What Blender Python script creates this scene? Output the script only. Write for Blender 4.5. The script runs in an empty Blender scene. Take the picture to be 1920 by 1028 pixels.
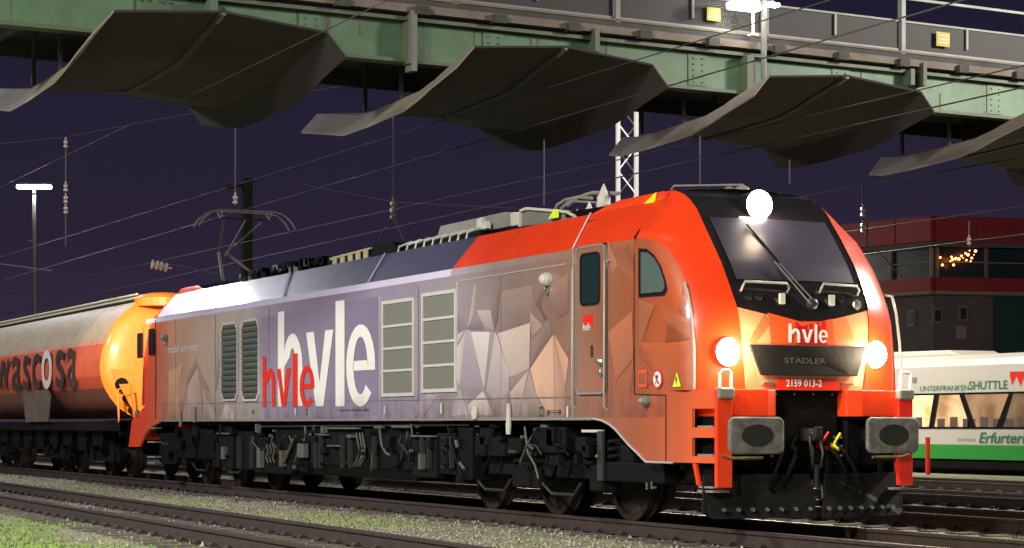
import bpy, bmesh, math, random
from mathutils import Vector, Matrix
R = math.radians
random.seed(7)
scene = bpy.context.scene
col = scene.collection

# ------------------------------------------------------------------ camera
FPX = 3900.0; U0 = 960.0; HZ = 795.0
TH = math.atan(1876 / FPX)
CAM = Vector((22.0, -12.93, 1.17))
cd = bpy.data.cameras.new('camera'); cam = bpy.data.objects.new('camera', cd); col.objects.link(cam)
cam.location = CAM; cam.rotation_euler = (R(90), 0, R(90) - TH)
cd.sensor_width = 36; cd.lens = FPX / 1920 * 36; cd.shift_y = (HZ - 514) / 1920
cd.clip_start = 0.5; cd.clip_end = 2000
scene.camera = cam
FW = Vector((-math.cos(TH), math.sin(TH), 0)); RT = Vector((math.sin(TH), math.cos(TH), 0))

# ------------------------------------------------------------------ night sky
w = bpy.data.worlds.new('World'); scene.world = w; w.use_nodes = True
wn = w.node_tree; wn.nodes.clear()
wo = wn.nodes.new('ShaderNodeOutputWorld'); wb = wn.nodes.new('ShaderNodeBackground')
tc = wn.nodes.new('ShaderNodeTexCoord'); sp = wn.nodes.new('ShaderNodeSeparateXYZ')
cr = wn.nodes.new('ShaderNodeValToRGB')
nz = wn.nodes.new('ShaderNodeTexNoise'); nz.inputs['Scale'].default_value = 3.0; nz.inputs['Detail'].default_value = 3
mx = wn.nodes.new('ShaderNodeMixRGB'); mx.blend_type = 'MULTIPLY'; mx.inputs[0].default_value = 0.25
wn.links.new(tc.outputs['Generated'], sp.inputs[0]); wn.links.new(sp.outputs['Z'], cr.inputs[0])
wn.links.new(tc.outputs['Generated'], nz.inputs['Vector'])
el = cr.color_ramp.elements
el[0].position = 0.0; el[0].color = (0.048, 0.036, 0.064, 1)
el[1].position = 0.22; el[1].color = (0.0135, 0.0120, 0.030, 1)
e2 = el.new(0.09); e2.color = (0.026, 0.019, 0.042, 1)
wn.links.new(cr.outputs[0], mx.inputs[1]); wn.links.new(nz.outputs['Fac'], mx.inputs[2])
wn.links.new(mx.outputs[0], wb.inputs[0]); wb.inputs[1].default_value = 1.0
wn.links.new(wb.outputs[0], wo.inputs[0])
scene.view_settings.view_transform = 'Standard'; scene.view_settings.look = 'None'
scene.view_settings.exposure = 0.0; scene.view_settings.gamma = 1.0

# ------------------------------------------------------------------ yard floodlights (light of the masts round the yard)
def lamp(name, loc, power, colr=(1, .93, .82), r=0.6, aim=None, size=None, blend=.5):
    l = bpy.data.lights.new(name, 'SPOT' if aim else 'POINT')
    l.energy = power; l.color = colr; l.shadow_soft_size = r
    o = bpy.data.objects.new(name, l); col.objects.link(o); o.location = loc
    if aim:
        l.spot_size = R(size or 60); l.spot_blend = blend
        d = Vector(aim) - Vector(loc); o.rotation_euler = d.to_track_quat('-Z', 'Y').to_euler()
    return o
lamp('yard_light', (24, -30, 14), 27500, (1, .93, .84), 1.2)
lamp('yard_light', (9, -21, 13), 21000, (1, .94, .84), 1.0)
lamp('yard_light', (-44, -.8, 13), 4200, (.95, .97, 1), .45)
lamp('yard_light', (-22, -20, 14), 15000, (.93, .93, 1), 1.0)
lamp('yard_light', (3, 16, 11), 20000, (1, .93, .82), 1.2).data.specular_factor = .2
lamp('yard_light', (-30, 20, 11), 6500, (1, .9, .75), .8)

# ------------------------------------------------------------------ helpers: pixel of the photo -> point on a real plane
def ray(u, v): return FW + RT * ((u - U0) / FPX) + Vector((0, 0, (HZ - v) / FPX))
def S(u, v, Y=-1.41):
    d = ray(u, v); return CAM + d * ((Y - CAM.y) / d.y)
def G(u, v, Z=0.0):
    d = ray(u, v); return CAM + d * ((Z - CAM.z) / d.z)
def PX(u, v, X):
    d = ray(u, v); return CAM + d * ((X - CAM.x) / d.x)
def proj(p):
    d = Vector(p) - CAM; k = d.dot(FW); return U0 + FPX * d.dot(RT) / k, HZ - FPX * d.z / k
def lin(c): c /= 255.0; return c / 12.92 if c <= .04045 else ((c + .055) / 1.055) ** 2.4
def C(r, g, b, k=1.25): return tuple(min(.92, lin(x) * k) for x in (r, g, b)) + (1,)

# ------------------------------------------------------------------ materials
MATS = {}
def mat(name, base, rough=.5, metal=0., noise=0., nscale=4., coat=0., bump=0., bscale=40., emit=None, es=0., vcol=False, spec=.5, dirt=None):
    if name in MATS: return MATS[name]
    m = bpy.data.materials.new(name); m.use_nodes = True; nt = m.node_tree; b = nt.nodes['Principled BSDF']
    b.inputs['Roughness'].default_value = rough; b.inputs['Metallic'].default_value = metal
    b.inputs['Coat Weight'].default_value = coat; b.inputs['Coat Roughness'].default_value = .12
    b.inputs['Specular IOR Level'].default_value = spec
    if len(base) == 3: base = (*base, 1)
    src = None
    if vcol:
        a = nt.nodes.new('ShaderNodeVertexColor'); a.layer_name = 'Col'; src = a.outputs[0]
    if noise > 0:
        t = nt.nodes.new('ShaderNodeTexCoord'); n = nt.nodes.new('ShaderNodeTexNoise')
        n.inputs['Scale'].default_value = nscale; n.inputs['Detail'].default_value = 8; n.inputs['Roughness'].default_value = .65
        nt.links.new(t.outputs['Object'], n.inputs['Vector'])
        r = nt.nodes.new('ShaderNodeMapRange'); r.inputs[1].default_value = .3; r.inputs[2].default_value = .7
        nt.links.new(n.outputs['Fac'], r.inputs[0])
        x = nt.nodes.new('ShaderNodeMixRGB'); x.blend_type = 'MIX'
        nt.links.new(r.outputs[0], x.inputs[0])
        if src is None:
            dk = dirt if dirt else tuple(c * (1 - noise) for c in base[:3]) + (1,)
            x.inputs[1].default_value = dk; x.inputs[2].default_value = base
        else:
            h = nt.nodes.new('ShaderNodeMixRGB'); h.blend_type = 'MULTIPLY'; h.inputs[0].default_value = 1
            h.inputs[2].default_value = (1 - noise,) * 3 + (1,)
            nt.links.new(src, h.inputs[1]); nt.links.new(h.outputs[0], x.inputs[1]); nt.links.new(src, x.inputs[2])
        src = x.outputs[0]
        rr = nt.nodes.new('ShaderNodeMapRange'); rr.inputs[3].default_value = min(1, rough + .18); rr.inputs[4].default_value = rough
        nt.links.new(n.outputs['Fac'], rr.inputs[0]); nt.links.new(rr.outputs[0], b.inputs['Roughness'])
    if src is not None: nt.links.new(src, b.inputs['Base Color'])
    else: b.inputs['Base Color'].default_value = base
    if bump > 0:
        t = nt.nodes.new('ShaderNodeTexCoord'); n = nt.nodes.new('ShaderNodeTexNoise'); n.inputs['Scale'].default_value = bscale; n.inputs['Detail'].default_value = 6
        nt.links.new(t.outputs['Object'], n.inputs['Vector'])
        bp = nt.nodes.new('ShaderNodeBump'); bp.inputs['Strength'].default_value = bump; bp.inputs['Distance'].default_value = .02
        nt.links.new(n.outputs['Fac'], bp.inputs['Height']); nt.links.new(bp.outputs[0], b.inputs['Normal'])
    if emit: b.inputs['Emission Color'].default_value = (*emit, 1); b.inputs['Emission Strength'].default_value = es
    MATS[name] = m; return m

def ramp_mat(name, stops, axis=0, rough=.35, coat=.3, noise=.12, off=0.0):
    """paint whose own colour runs along one axis of the thing (printed livery)"""
    m = bpy.data.materials.new(name); m.use_nodes = True; nt = m.node_tree; b = nt.nodes['Principled BSDF']
    b.inputs['Roughness'].default_value = rough; b.inputs['Coat Weight'].default_value = coat; b.inputs['Coat Roughness'].default_value = .15
    t = nt.nodes.new('ShaderNodeTexCoord'); s = nt.nodes.new('ShaderNodeSeparateXYZ'); nt.links.new(t.outputs['Object'], s.inputs[0])
    lo, hi = stops[0][0], stops[-1][0]
    mr = nt.nodes.new('ShaderNodeMapRange'); mr.inputs[1].default_value = lo - off; mr.inputs[2].default_value = hi - off
    nt.links.new(s.outputs[axis], mr.inputs[0])
    c = nt.nodes.new('ShaderNodeValToRGB'); nt.links.new(mr.outputs[0], c.inputs[0])
    E_ = c.color_ramp.elements
    for i, (x, cc) in enumerate(stops):
        p = (x - lo) / (hi - lo)
        if i == 0: e = E_[0]; e.position = 0
        elif i == len(stops) - 1: e = E_[-1]; e.position = 1
        else: e = E_.new(p)
        e.color = cc
    n = nt.nodes.new('ShaderNodeTexNoise'); n.inputs['Scale'].default_value = 1.6; n.inputs['Detail'].default_value = 9; n.inputs['Roughness'].default_value = .6
    mp = nt.nodes.new('ShaderNodeMapping'); mp.inputs['Scale'].default_value = (1, 1, .35)
    nt.links.new(t.outputs['Object'], mp.inputs[0]); nt.links.new(mp.outputs[0], n.inputs['Vector'])
    r = nt.nodes.new('ShaderNodeMapRange'); r.inputs[1].default_value = .35; r.inputs[2].default_value = .65; r.inputs[3].default_value = 1 - noise; r.inputs[4].default_value = 1
    nt.links.new(n.outputs['Fac'], r.inputs[0])
    x = nt.nodes.new('ShaderNodeMixRGB'); x.blend_type = 'MULTIPLY'; x.inputs[0].default_value = 1
    nt.links.new(c.outputs[0], x.inputs[1]); nt.links.new(r.outputs[0], x.inputs[2]); nt.links.new(x.outputs[0], b.inputs['Base Color'])
    MATS[name] = m; return m

M = {}
M['dgrey0'] = mat('joint_grey', (.12, .11, .11), .6)
M['orange'] = mat('orange_paint', C(255, 68, 22, .95), .26, coat=.6, noise=.16, nscale=2.2)
M['red'] = mat('red_paint', C(236, 38, 22), .3, coat=.4, noise=.15, nscale=6)
M['black'] = mat('black_underframe', (.0045, .0045, .005), .6, noise=.45, nscale=7, bump=.15, spec=.12)
M['blackb'] = mat('dusty_black', (.010, .009, .0085), .7, spec=.1, noise=.6, nscale=9, bump=.4)
M['mask'] = mat('gloss_black_mask', (.013, .012, .012), .12, coat=.6)
M['glass'] = mat('dark_glass', (.040, .036, .060), .28, coat=.06, noise=.5, nscale=1.5, spec=.3)
M['wheel'] = mat('wheel_steel', (.03, .021, .017), .6, metal=.2, spec=.2, noise=.5, nscale=8)
M['tread'] = mat('wheel_tread', (.25, .2, .17), .3, metal=.9)
M['steel'] = mat('bare_steel', (.5, .5, .49), .3, metal=.9)
M['rail_metal'] = mat('handrail_grey', (.42, .40, .37), .35, metal=.2, noise=.1)
M['grey'] = mat('grey_paint', C(120, 118, 112), .45, noise=.2)
M['lgrey'] = mat('light_grey_paint', C(178, 176, 168), .45, noise=.15)
M['white'] = mat('white_lettering', C(214, 212, 204), .4, noise=.05)
M['whiteb'] = mat('white_bright', (.8, .8, .8), .4)
M['redl'] = mat('red_lettering', C(205, 38, 22), .4)
M['dkl'] = mat('dark_lettering', (.03, .03, .035), .5)
M['navy'] = mat('navy_roof', C(52, 50, 76), .34, coat=.25, noise=.25, nscale=3)
M['lilac'] = mat('lilac_paint', C(186, 178, 198), .28, coat=.5, noise=.1)
M['buffer'] = mat('worn_buffer', (.25, .245, .235), .5, metal=.35, noise=.7, nscale=9, bump=.3, bscale=25)
M['grease'] = mat('greased_steel', (.038, .038, .035), .38, metal=.4, noise=.4, nscale=20)
M['yellow'] = mat('yellow_paint', C(214, 200, 30), .5)
M['yg'] = mat('yellow_green_sign', C(190, 214, 60), .5)
M['wagonorange'] = mat('wagon_orange', C(250, 112, 28), .4, noise=.12, coat=.2)
M['insul'] = mat('insulator_ceramic', (.25, .2, .17), .25, coat=.5)
M['wire'] = mat('contact_wire', (.035, .03, .033), .6, metal=.3)
M['cream'] = mat('cream_vent', C(180, 172, 130), .5)

# ------------------------------------------------------------------ mesh builder
WLOC = {}
class MB:
    def __init__(s): s.v = []; s.f = []; s.c = []; s.smooth = []
    def add(s, vs, fs, colr=None, smooth=False):
        n = len(s.v); s.v += [Vector(p) for p in vs]
        for f in fs: s.f.append([i + n for i in f]); s.c.append(colr); s.smooth.append(smooth)
        return s
    def box(s, x0, x1, y0, y1, z0, z1, c=None):
        return s.add([(x0,y0,z0),(x1,y0,z0),(x1,y1,z0),(x0,y1,z0),(x0,y0,z1),(x1,y0,z1),(x1,y1,z1),(x0,y1,z1)],
            [(0,3,2,1),(4,5,6,7),(0,1,5,4),(1,2,6,5),(2,3,7,6),(3,0,4,7)], c)
    def prism(s, pts, axis, a, b, c=None):
        """pts: 2D outline; axis 0: (y,z) along x; 1: (x,z) along y; 2: (x,y) along z"""
        def m(p, t):
            return (t, p[0], p[1]) if axis == 0 else ((p[0], t, p[1]) if axis == 1 else (p[0], p[1], t))
        n = len(pts)
        return s.add([m(p, a) for p in pts] + [m(p, b) for p in pts],
            [list(range(n))[::-1], list(range(n, 2*n))] + [(i, (i+1) % n, n + (i+1) % n, n + i) for i in range(n)], c)
    def poly(s, pts, c=None): return s.add(pts, [list(range(len(pts)))], c)
    def slab(s, pts, d, c=None):
        """closed plate: outline pts (3D) pushed by vector d"""
        n = len(pts); d = Vector(d)
        return s.add([Vector(p) for p in pts] + [Vector(p) + d for p in pts],
            [list(range(n)), list(range(n, 2*n))[::-1]] + [(i, n + i, n + (i+1) % n, (i+1) % n) for i in range(n)], c)
    def grid(s, rows, c=None, smooth=True, closed=False):
        n = len(rows[0]); vs = [p for r in rows for p in r]; fs = []
        for i in range(len(rows) - 1):
            for j in range(n if closed else n - 1):
                k = (j + 1) % n; fs.append((i*n + j, i*n + k, (i+1)*n + k, (i+1)*n + j))
        return s.add(vs, fs, c, smooth)
    def tube(s, pts, r, n=8, c=None, cap=True):
        pts = [Vector(p) for p in pts]; rows = []
        for i, p in enumerate(pts):
            a = pts[max(0, i-1)]; b = pts[min(len(pts)-1, i+1)]; t = (b - a).normalized()
            q = Vector((0, 0, 1)) if abs(t.z) < .9 else Vector((1, 0, 0))
            x = t.cross(q).normalized(); y = x.cross(t)
            rr = r[i] if isinstance(r, (list, tuple)) else r
            rows.append([p + x * rr * math.cos(2*math.pi*k/n) + y * rr * math.sin(2*math.pi*k/n) for k in range(n)])
        s.grid(rows, c, True, True)
        if cap: s.add(rows[0], [list(range(n))], c); s.add(rows[-1], [list(range(n))[::-1]], c)
        return s
    def lathe(s, org, axis, prof, n=24, c=None):
        """prof: (distance along axis, radius)"""
        org = Vector(org); t = Vector(axis).normalized(); q = Vector((0, 0, 1)) if abs(t.z) < .9 else Vector((1, 0, 0))
        x = t.cross(q).normalized(); y = x.cross(t)
        rows = [[org + t*a + x*r*math.cos(2*math.pi*k/n) + y*r*math.sin(2*math.pi*k/n) for k in range(n)] for a, r in prof]
        s.grid(rows, c, False, True); s.add(rows[0], [list(range(n))], c); s.add(rows[-1], [list(range(n))[::-1]], c)
        return s
    def bar(s, a, b, w, h=None):
        """square bar between two points"""
        a = Vector(a); b = Vector(b); h = h or w; t = (b - a).normalized(); q = Vector((0, 0, 1)) if abs(t.z) < .9 else Vector((0, 1, 0))
        x = t.cross(q).normalized() * w / 2; y = x.cross(t).normalized() * h / 2
        vs = [p + sx*x + sy*y for p in (a, b) for sx, sy in ((-1,-1),(1,-1),(1,1),(-1,1))]
        return s.add(vs, [(0,1,2,3),(7,6,5,4),(0,4,5,1),(1,5,6,2),(2,6,7,3),(3,7,4,0)])
    def build(s, name, m, parent=None, bevel=0., loc=None, weld=False):
        me = bpy.data.meshes.new(name)
        o = bpy.data.objects.new(name, me); col.objects.link(o)
        base = Vector((0, 0, 0))
        if parent is not None: base = WLOC[parent.name]; o.parent = parent
        elif loc is not None: base = Vector(loc); o.location = base
        WLOC[o.name] = base
        me.from_pydata([p - base for p in s.v], [], s.f); 
        for i, p in enumerate(me.polygons): p.use_smooth = s.smooth[i]
        if any(c is not None for c in s.c):
            a = me.color_attributes.new('Col', 'FLOAT_COLOR', 'CORNER')
            for i, p in enumerate(me.polygons):
                c = s.c[i] or (.5, .5, .5, 1)
                for k, li in enumerate(p.loop_indices): a.data[li].color = c[k % len(c)] if isinstance(c, list) else c
        bm = bmesh.new(); bm.from_mesh(me)
        if weld: bmesh.ops.remove_doubles(bm, verts=bm.verts, dist=1e-5)
        bmesh.ops.recalc_face_normals(bm, faces=bm.faces); bm.to_mesh(me); bm.free()
        if isinstance(m, list):
            for x in m: me.materials.append(x)
        else: me.materials.append(m)
        if bevel > 0:
            b = o.modifiers.new('bevel', 'BEVEL'); b.width = bevel; b.segments = 2; b.limit_method = 'ANGLE'; b.angle_limit = R(35)
        return o
def tag(o, label=None, cat=None, group=None, kind=None):
    if label: o['label'] = label
    if cat: o['category'] = cat
    if group: o['group'] = group
    if kind: o['kind'] = kind
    return o
def empty(name, loc):
    o = bpy.data.objects.new(name, None); col.objects.link(o); o.location = loc; o.empty_display_size = .3
    WLOC[o.name] = Vector(loc); return o
def copy_tree(o, parent=None, loc=None):
    c = o.copy(); col.objects.link(c)
    if parent: c.parent = parent
    if loc is not None: c.location = loc
    for ch in list(o.children): copy_tree(ch, c)
    return c
def text(s, name, m, parent, org, rt, up, width, height, thick=.004, bold=.0, shear=0.):
    """lettering on a plane: org = lower left corner, sized to width x height"""
    cu = bpy.data.curves.new('t', 'FONT'); cu.body = s; cu.offset = bold; cu.shear = shear; cu.extrude = 0
    t = bpy.data.objects.new('t', cu); col.objects.link(t)
    bpy.context.view_layer.update()
    me = bpy.data.meshes.new_from_object(t.evaluated_get(bpy.context.evaluated_depsgraph_get()))
    vs = [v.co.copy() for v in me.vertices]; fs = [list(p.vertices) for p in me.polygons]
    bpy.data.objects.remove(t); bpy.data.meshes.remove(me)
    x0 = min(v.x for v in vs); x1 = max(v.x for v in vs); y0 = min(v.y for v in vs); y1 = max(v.y for v in vs)
    org = Vector(org); rt = Vector(rt).normalized(); up = Vector(up).normalized()
    b = MB(); b.add([org + rt * ((v.x - x0) / (x1 - x0) * width) + up * ((v.y - y0) / (y1 - y0) * height) for v in vs], fs)
    return b.build(name, m, parent)
# letters of the wide round logo, drawn in a unit box and put on a plane
def arc(cx, cy, rx, ry, tx, ty, a0, a1, n=20):
    o = []; 
    for i in range(n):
        a = R(a0 + (a1 - a0) * i / n); b = R(a0 + (a1 - a0) * (i + 1) / n)
        o.append([(cx+rx*math.cos(a), cy+ry*math.sin(a)), (cx+rx*math.cos(b), cy+ry*math.sin(b)),
                  (cx+(rx-tx)*math.cos(b), cy+(ry-ty)*math.sin(b)), (cx+(rx-tx)*math.cos(a), cy+(ry-ty)*math.sin(a))])
    return o
def rect(a, b, c, d): return [[(a, c), (b, c), (b, d), (a, d)]]
def glyph(ch, xh=.74):
    if ch == 'h':
        y = xh - .36
        return rect(0, .27, 0, 1) + arc(.6, y, .4, .36, .27, .15, 0, 145) + rect(.73, 1, 0, y) + [[(.27, y+.206), (.493, y+.12), (.27, y+.02)]]
    if ch == 'v': return [[(0, 1), (.29, 1), (.5, .32), (.71, 1), (1, 1), (.64, 0), (.36, 0)]]
    if ch == 'l': return rect(0, 1, 0, 1)
    if ch == 'e': return arc(.5, .5, .5, .5, .26, .15, 0, 318) + rect(.25, .75, .44, .56) + rect(.75, 1, .44, .499)
def glyphs(specs, name, m, parent, org, rt, up, d=(0, 0, 0)):
    b = MB(); org = Vector(org); rt = Vector(rt); up = Vector(up)
    for ch, x0, x1, z0, z1, xh in specs:
        for q in glyph(ch, xh):
            b.poly([org + rt * (x0 + (x1 - x0) * a) + up * (z0 + (z1 - z0) * c) for a, c in q])
    return b.build(name, m, parent)

# =================================================================== LOCOMOTIVE
XM = -8.47                                   # middle of the locomotive
loco = tag(empty('locomotive', (XM, 0, 0)), 'orange and purple-grey electric locomotive with polygon livery and lit headlights under the bridge', 'locomotive')
YS = 1.41
# --- body hull (roof, slopes, floor) : cross section swept between the cabs
X0, X1 = -18.21, 1.27
def sv(u, v, Y=-1.41): p = S(u, v, Y); return (p.x, p.z)
# side walls, outline read on the plane of the wall
side = [(X1, 3.18), (X1, 1.54), (2.05, 1.54), (2.05, .74), (1.54, .74), sv(1196, 850), sv(1180, 835), sv(1167, 820), sv(1155, 806), sv(1143, 796), sv(1130, 789), sv(1112, 785), (0.0, 1.24),
        (-17.7, 1.24), (-17.85, 1.22), sv(281, 802), sv(272, 815), sv(262, 838), sv(241, 838), sv(247, 790), (-19.0, 1.54), (X0, 1.54), (X0, 3.18)]
def liv(stops): return [(S(u, 700).x, c) for u, c in stops]
stops = liv([(238, C(205, 50, 22)), (272, C(214, 66, 30)), (296, C(182, 92, 62)), (330, C(176, 134, 108)), (400, C(172, 152, 136)), (470, C(164, 156, 150)), (535, C(138, 126, 142)),
             (640, C(128, 115, 138)), (712, C(140, 128, 150)), (800, C(140, 130, 142)), (870, C(138, 126, 130)), (980, C(130, 112, 108)), (1070, C(136, 102, 88)), (1135, C(138, 88, 66)),
             (1200, C(146, 78, 52)), (1270, C(172, 80, 46)), (1305, C(200, 84, 42))])
ramp_mat('livery_paint', stops, 0, rough=.36, coat=.35, noise=.14, off=XM)
M['liv'] = MATS['livery_paint']
for sgn in (-1, 1):
    b = MB(); b.prism(side, 1, sgn * YS, sgn * (YS - .04)); b.build('side_wall', M['liv'], loco)
# inner core so nothing is seen through
b = MB(); b.box(-18.0, 1.9, -1.30, 1.30, 1.18, 3.15); b.build('inner_body', M['black'], loco)
# roof: top chamfer strip, slope, top; colours in lengths
def roofseg(xa, xb, pts, m, name, **k):
    for sg in (-1, 1):
        b = MB(); b.grid([[(xa, sg*y, z) for y, z in pts], [(xb, sg*y, z) for y, z in pts]], smooth=False)
        b.build(name, m, loco, **k)
xo = S(848, 505, -1.38).x                    # where orange roof begins at the bottom of the slope
xo2 = S(897, 441, -1.0).x
xl = S(403, 583, -1.41).x; xl2 = S(410, 543, -1.0).x
strip = [(1.41, 3.18), (1.385, 3.28)]
roofseg(-19.0, xo, strip, M['lilac'], 'roof_edge_strip')
roofseg(xo, X1, strip, M['liv'], 'roof_edge_strip')
def slope(xa, xa2, xb, xb2, m, name, off=0.0, z1=3.74):
    for sg in (-1, 1):
        b = MB(); b.poly([(xa, sg*(1.385+off), 3.28), (xb, sg*(1.385+off), 3.28), (xb2, sg*(1.0+off), z1), (xa2, sg*(1.0+off), z1)])
        b.build(name, m, loco)
slope(-18.21, -18.21, xl, xl2, M['lilac'], 'roof_slope', .02)
slope(xl, xl2, xo, xo2, M['navy'], 'roof_slope')
slope(xo, xo2, X1, X1, M['orange'], 'roof_slope')
# a crease along the navy slope and the seams in it
for u, v, u2, v2 in ((532, 561, 545, 519), (690, 542, 722, 486), (1074, 466, 1108, 401)):
    a = S(u, v, -1.40); c = S(u2, v2, -1.01); b = MB(); b.bar((a.x, -1.40, 3.285), (c.x, -1.012, 3.755), .02, .012); b.build('roof_seam', M['lilac'], loco)
b = MB(); b.box(-18.21, 1.27, -1.0, 1.0, 3.66, 3.735); b.build('roof_top', M['navy'], loco)
# raised cab roof: grows out of the roof edge
cabroof = [(S(1109, 400, -1.0).x, 3.74), (-.25, 3.80), (.05, 3.855), (1.25, 3.87)]

# --- cab nose: contours at several heights
# z : x where corner starts, half width, E = inner frame edge (x, y)
NZ = [(1.54, 2.34, 1.41, 2.62, .78), (1.75, 2.32, 1.41, 2.63, .80), (2.00, 2.28, 1.41, 2.64, .83), (2.12, 2.26, 1.41, 2.64, .84), (2.32, 2.22, 1.41, 2.62, .86), (2.48, 2.15, 1.41, 2.58, .87), (2.58, 2.10, 1.41, 2.53, .88),
      (2.77, 1.98, 1.41, 2.42, .885), (2.96, 1.84, 1.41, 2.30, .89), (3.12, 1.68, 1.41, 2.17, .89), (3.29, 1.55, 1.385, 2.03, .89), (3.45, 1.46, 1.25, 1.89, .885), (3.61, 1.38, 1.11, 1.75, .88), (3.72, 1.30, 1.015, 1.61, .885), (3.79, 1.22, .965, 1.49, .89), (3.85, 1.12, .93, 1.30, .89)]
def nrow(z):
    for a, c in zip(NZ, NZ[1:]):
        if a[0] <= z <= c[0]:
            t = (z - a[0]) / (c[0] - a[0]); return [a[i] + (c[i] - a[i]) * t for i in range(5)]
    return list(NZ[0] if z < NZ[0][0] else NZ[-1])
def contour(z, t):
    """t 0..1 along side (from X1) to corner to E; returns point on near side (y negative)"""
    _, xs, wd, ex, ey = nrow(z)
    if t < .4:
        return Vector((X1 - .02 + (xs - X1 + .02) * t / .4, -wd, z))
    s = (t - .4) / .6; p0 = (xs, -wd); p1 = (xs + (ex - xs) * .62, -wd + .02); p2 = (ex, -ey)
    return Vector(((1-s)**2*p0[0] + 2*s*(1-s)*p1[0] + s*s*p2[0], (1-s)**2*p0[1] + 2*s*(1-s)*p1[1] + s*s*p2[1], z))
UB = [(1.54, 1303), (1.75, 1303), (2.0, 1302.5), (2.12, 1301.5), (2.32, 1299), (2.48, 1296), (2.58, 1292.5), (2.77, 1283), (2.96, 1269), (3.12, 1251), (3.24, 1226), (3.285, 1200)]
def ub(z):
    for a, c in zip(UB, UB[1:]):
        if a[0] <= z <= c[0]: return a[1] + (c[1] - a[1]) * (z - a[0]) / (c[0] - a[0])
    return UB[0][1]
def tb(z):
    if z > 3.285: return 0.0
    lo, hi = 0., 1.
    for _ in range(30):
        m = (lo + hi) / 2
        if proj(contour(z, m))[0] < ub(z): lo = m
        else: hi = m
    return lo
zs = sorted(set([a[0] for a in NZ] + [1.65, 1.87, 2.22, 2.4, 2.67, 2.86, 3.04, 3.2, 3.24, 3.285, 3.37, 3.53, 3.665]))
def mirx(p): return Vector((2 * XM - p.x, p.y, p.z))
def miry(p): return Vector((p.x, -p.y, p.z))
def both(rows, name, m, **k):
    """build a nose piece for the front cab, near and far cheek, and for the rear cab"""
    for f in (lambda p: p, mirx):
        for g in (lambda p: p, miry):
            b = MB(); b.grid([[f(g(p)) for p in r] for r in rows]); b.build(name, m, loco)
cheek = []; cabside = []
for z in zs:
    t0 = tb(z)
    cheek.append([contour(z, t0 + (1 - t0) * k / 14) for k in range(15)])
    if z <= 3.285: cabside.append([contour(z, t0 * k / 12) for k in range(13)])
M['rearliv'] = mat('rear_cab_paint', C(205, 58, 28), .4, noise=.15, coat=.3)
for f, mA in ((lambda p: p, None), (mirx, 1)):
    for g in (lambda p: p, miry):
        b = MB(); b.grid([[f(g(p)) for p in r] for r in cheek], smooth=True); b.build('cab_frame', M['orange'] if mA is None else M['rearliv'], loco)
        b = MB(); b.grid([[f(g(p)) for p in r] for r in cabside], smooth=True); b.build('cab_side', M['liv'], loco)
# cab roof from cheek tops
def face_pt(z, s, bulge=.07):
    """s -1..1 across the front between the inner frame edges"""
    _, xs, wd, ex, ey = nrow(z)
    return Vector((ex + bulge * (1 - s*s) - .012, s * ey, z))
top = []
for k in range(13):
    s = -1 + k / 6; top.append([Vector((1.30 + .05*(1-s*s), s*.9, 3.85 + .05*(1-s*s))), Vector((1.0, s*.93, 3.87 + .07*(1-s*s))), Vector((.05, s*.93, 3.855 + .07*(1-s*s))), Vector((-.25, s*.97, 3.80 + .05*(1-s*s))), Vector((cabroof[0][0], s, 3.74))])
for f in (lambda p: p, mirx):
    b = MB(); b.grid([[f(p) for p in r] for r in top]); b.build('cab_roof', M['mask'], loco)
    for g in (lambda p: p, miry):
        b = MB()
        # orange shoulder between roof slope and raised cab roof
        b.add([f(g(Vector(p))) for p in [(cabroof[0][0], -1.0, 3.74), (-.25, -.972, 3.803), (.05, -.932, 3.857), (1.12, -.932, 3.862), (1.27, -.97, 3.785), (1.27, -1.005, 3.74)]], [(0,1,2,3,4,5)])
        b.build('roof_shoulder', M['orange'] if f(Vector((0,0,0))).x == 0 else M['rearliv'], loco)

def surf_poly(b, pts, fn, cc, n=5):
    """facet of printed livery: fan of small triangles laid on a curved surface fn(a, c)"""
    cx = sum(p[0] for p in pts) / len(pts); cy = sum(p[1] for p in pts) / len(pts)
    for i in range(len(pts)):
        p, q = pts[i], pts[(i + 1) % len(pts)]
        def at(j, k):
            t = j / n; s = k / n
            return fn(cx + (p[0]-cx)*t + (q[0]-p[0])*s, cy + (p[1]-cy)*t + (q[1]-p[1])*s)
        for j in range(n):
            for k in range(j + 1):
                cq = cc(cy + ((p[1] + (q[1]-p[1])*.5) - cy) * j / n) if callable(cc) else cc
                b.poly([at(j, k), at(j+1, k), at(j+1, k+1)], cq)
                if k < j: b.poly([at(j, k), at(j+1, k+1), at(j, k+1)], cq)
FACE_FACETS = [([(-.58, 2.04), (-.58, 2.39), (-.35, 2.345), (-.12, 2.30), (.15, 2.30), (.38, 2.34), (.42, 2.04)], C(236, 84, 38, 1.1)),
    ([(-.2, 2.042), (-.2, 2.302), (.28, 2.312), (.28, 2.042)], C(198, 24, 20, 1.1)),
    ([(-.92, 2.06), (-.62, 2.385), (-.58, 2.25), (-.80, 2.05)], C(180, 98, 60, 1.1)),
    ([(.42, 2.04), (.38, 2.335), (.60, 2.37), (.80, 2.04)], C(222, 112, 66, 1.1)),
    ([(-.98, 1.56), (-.9, 1.98), (-.75, 1.58)], C(205, 120, 86, 1.1)), ([(.98, 1.60), (.85, 2.0), (.78, 1.6)], C(232, 172, 132, 1.1))]
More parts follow.
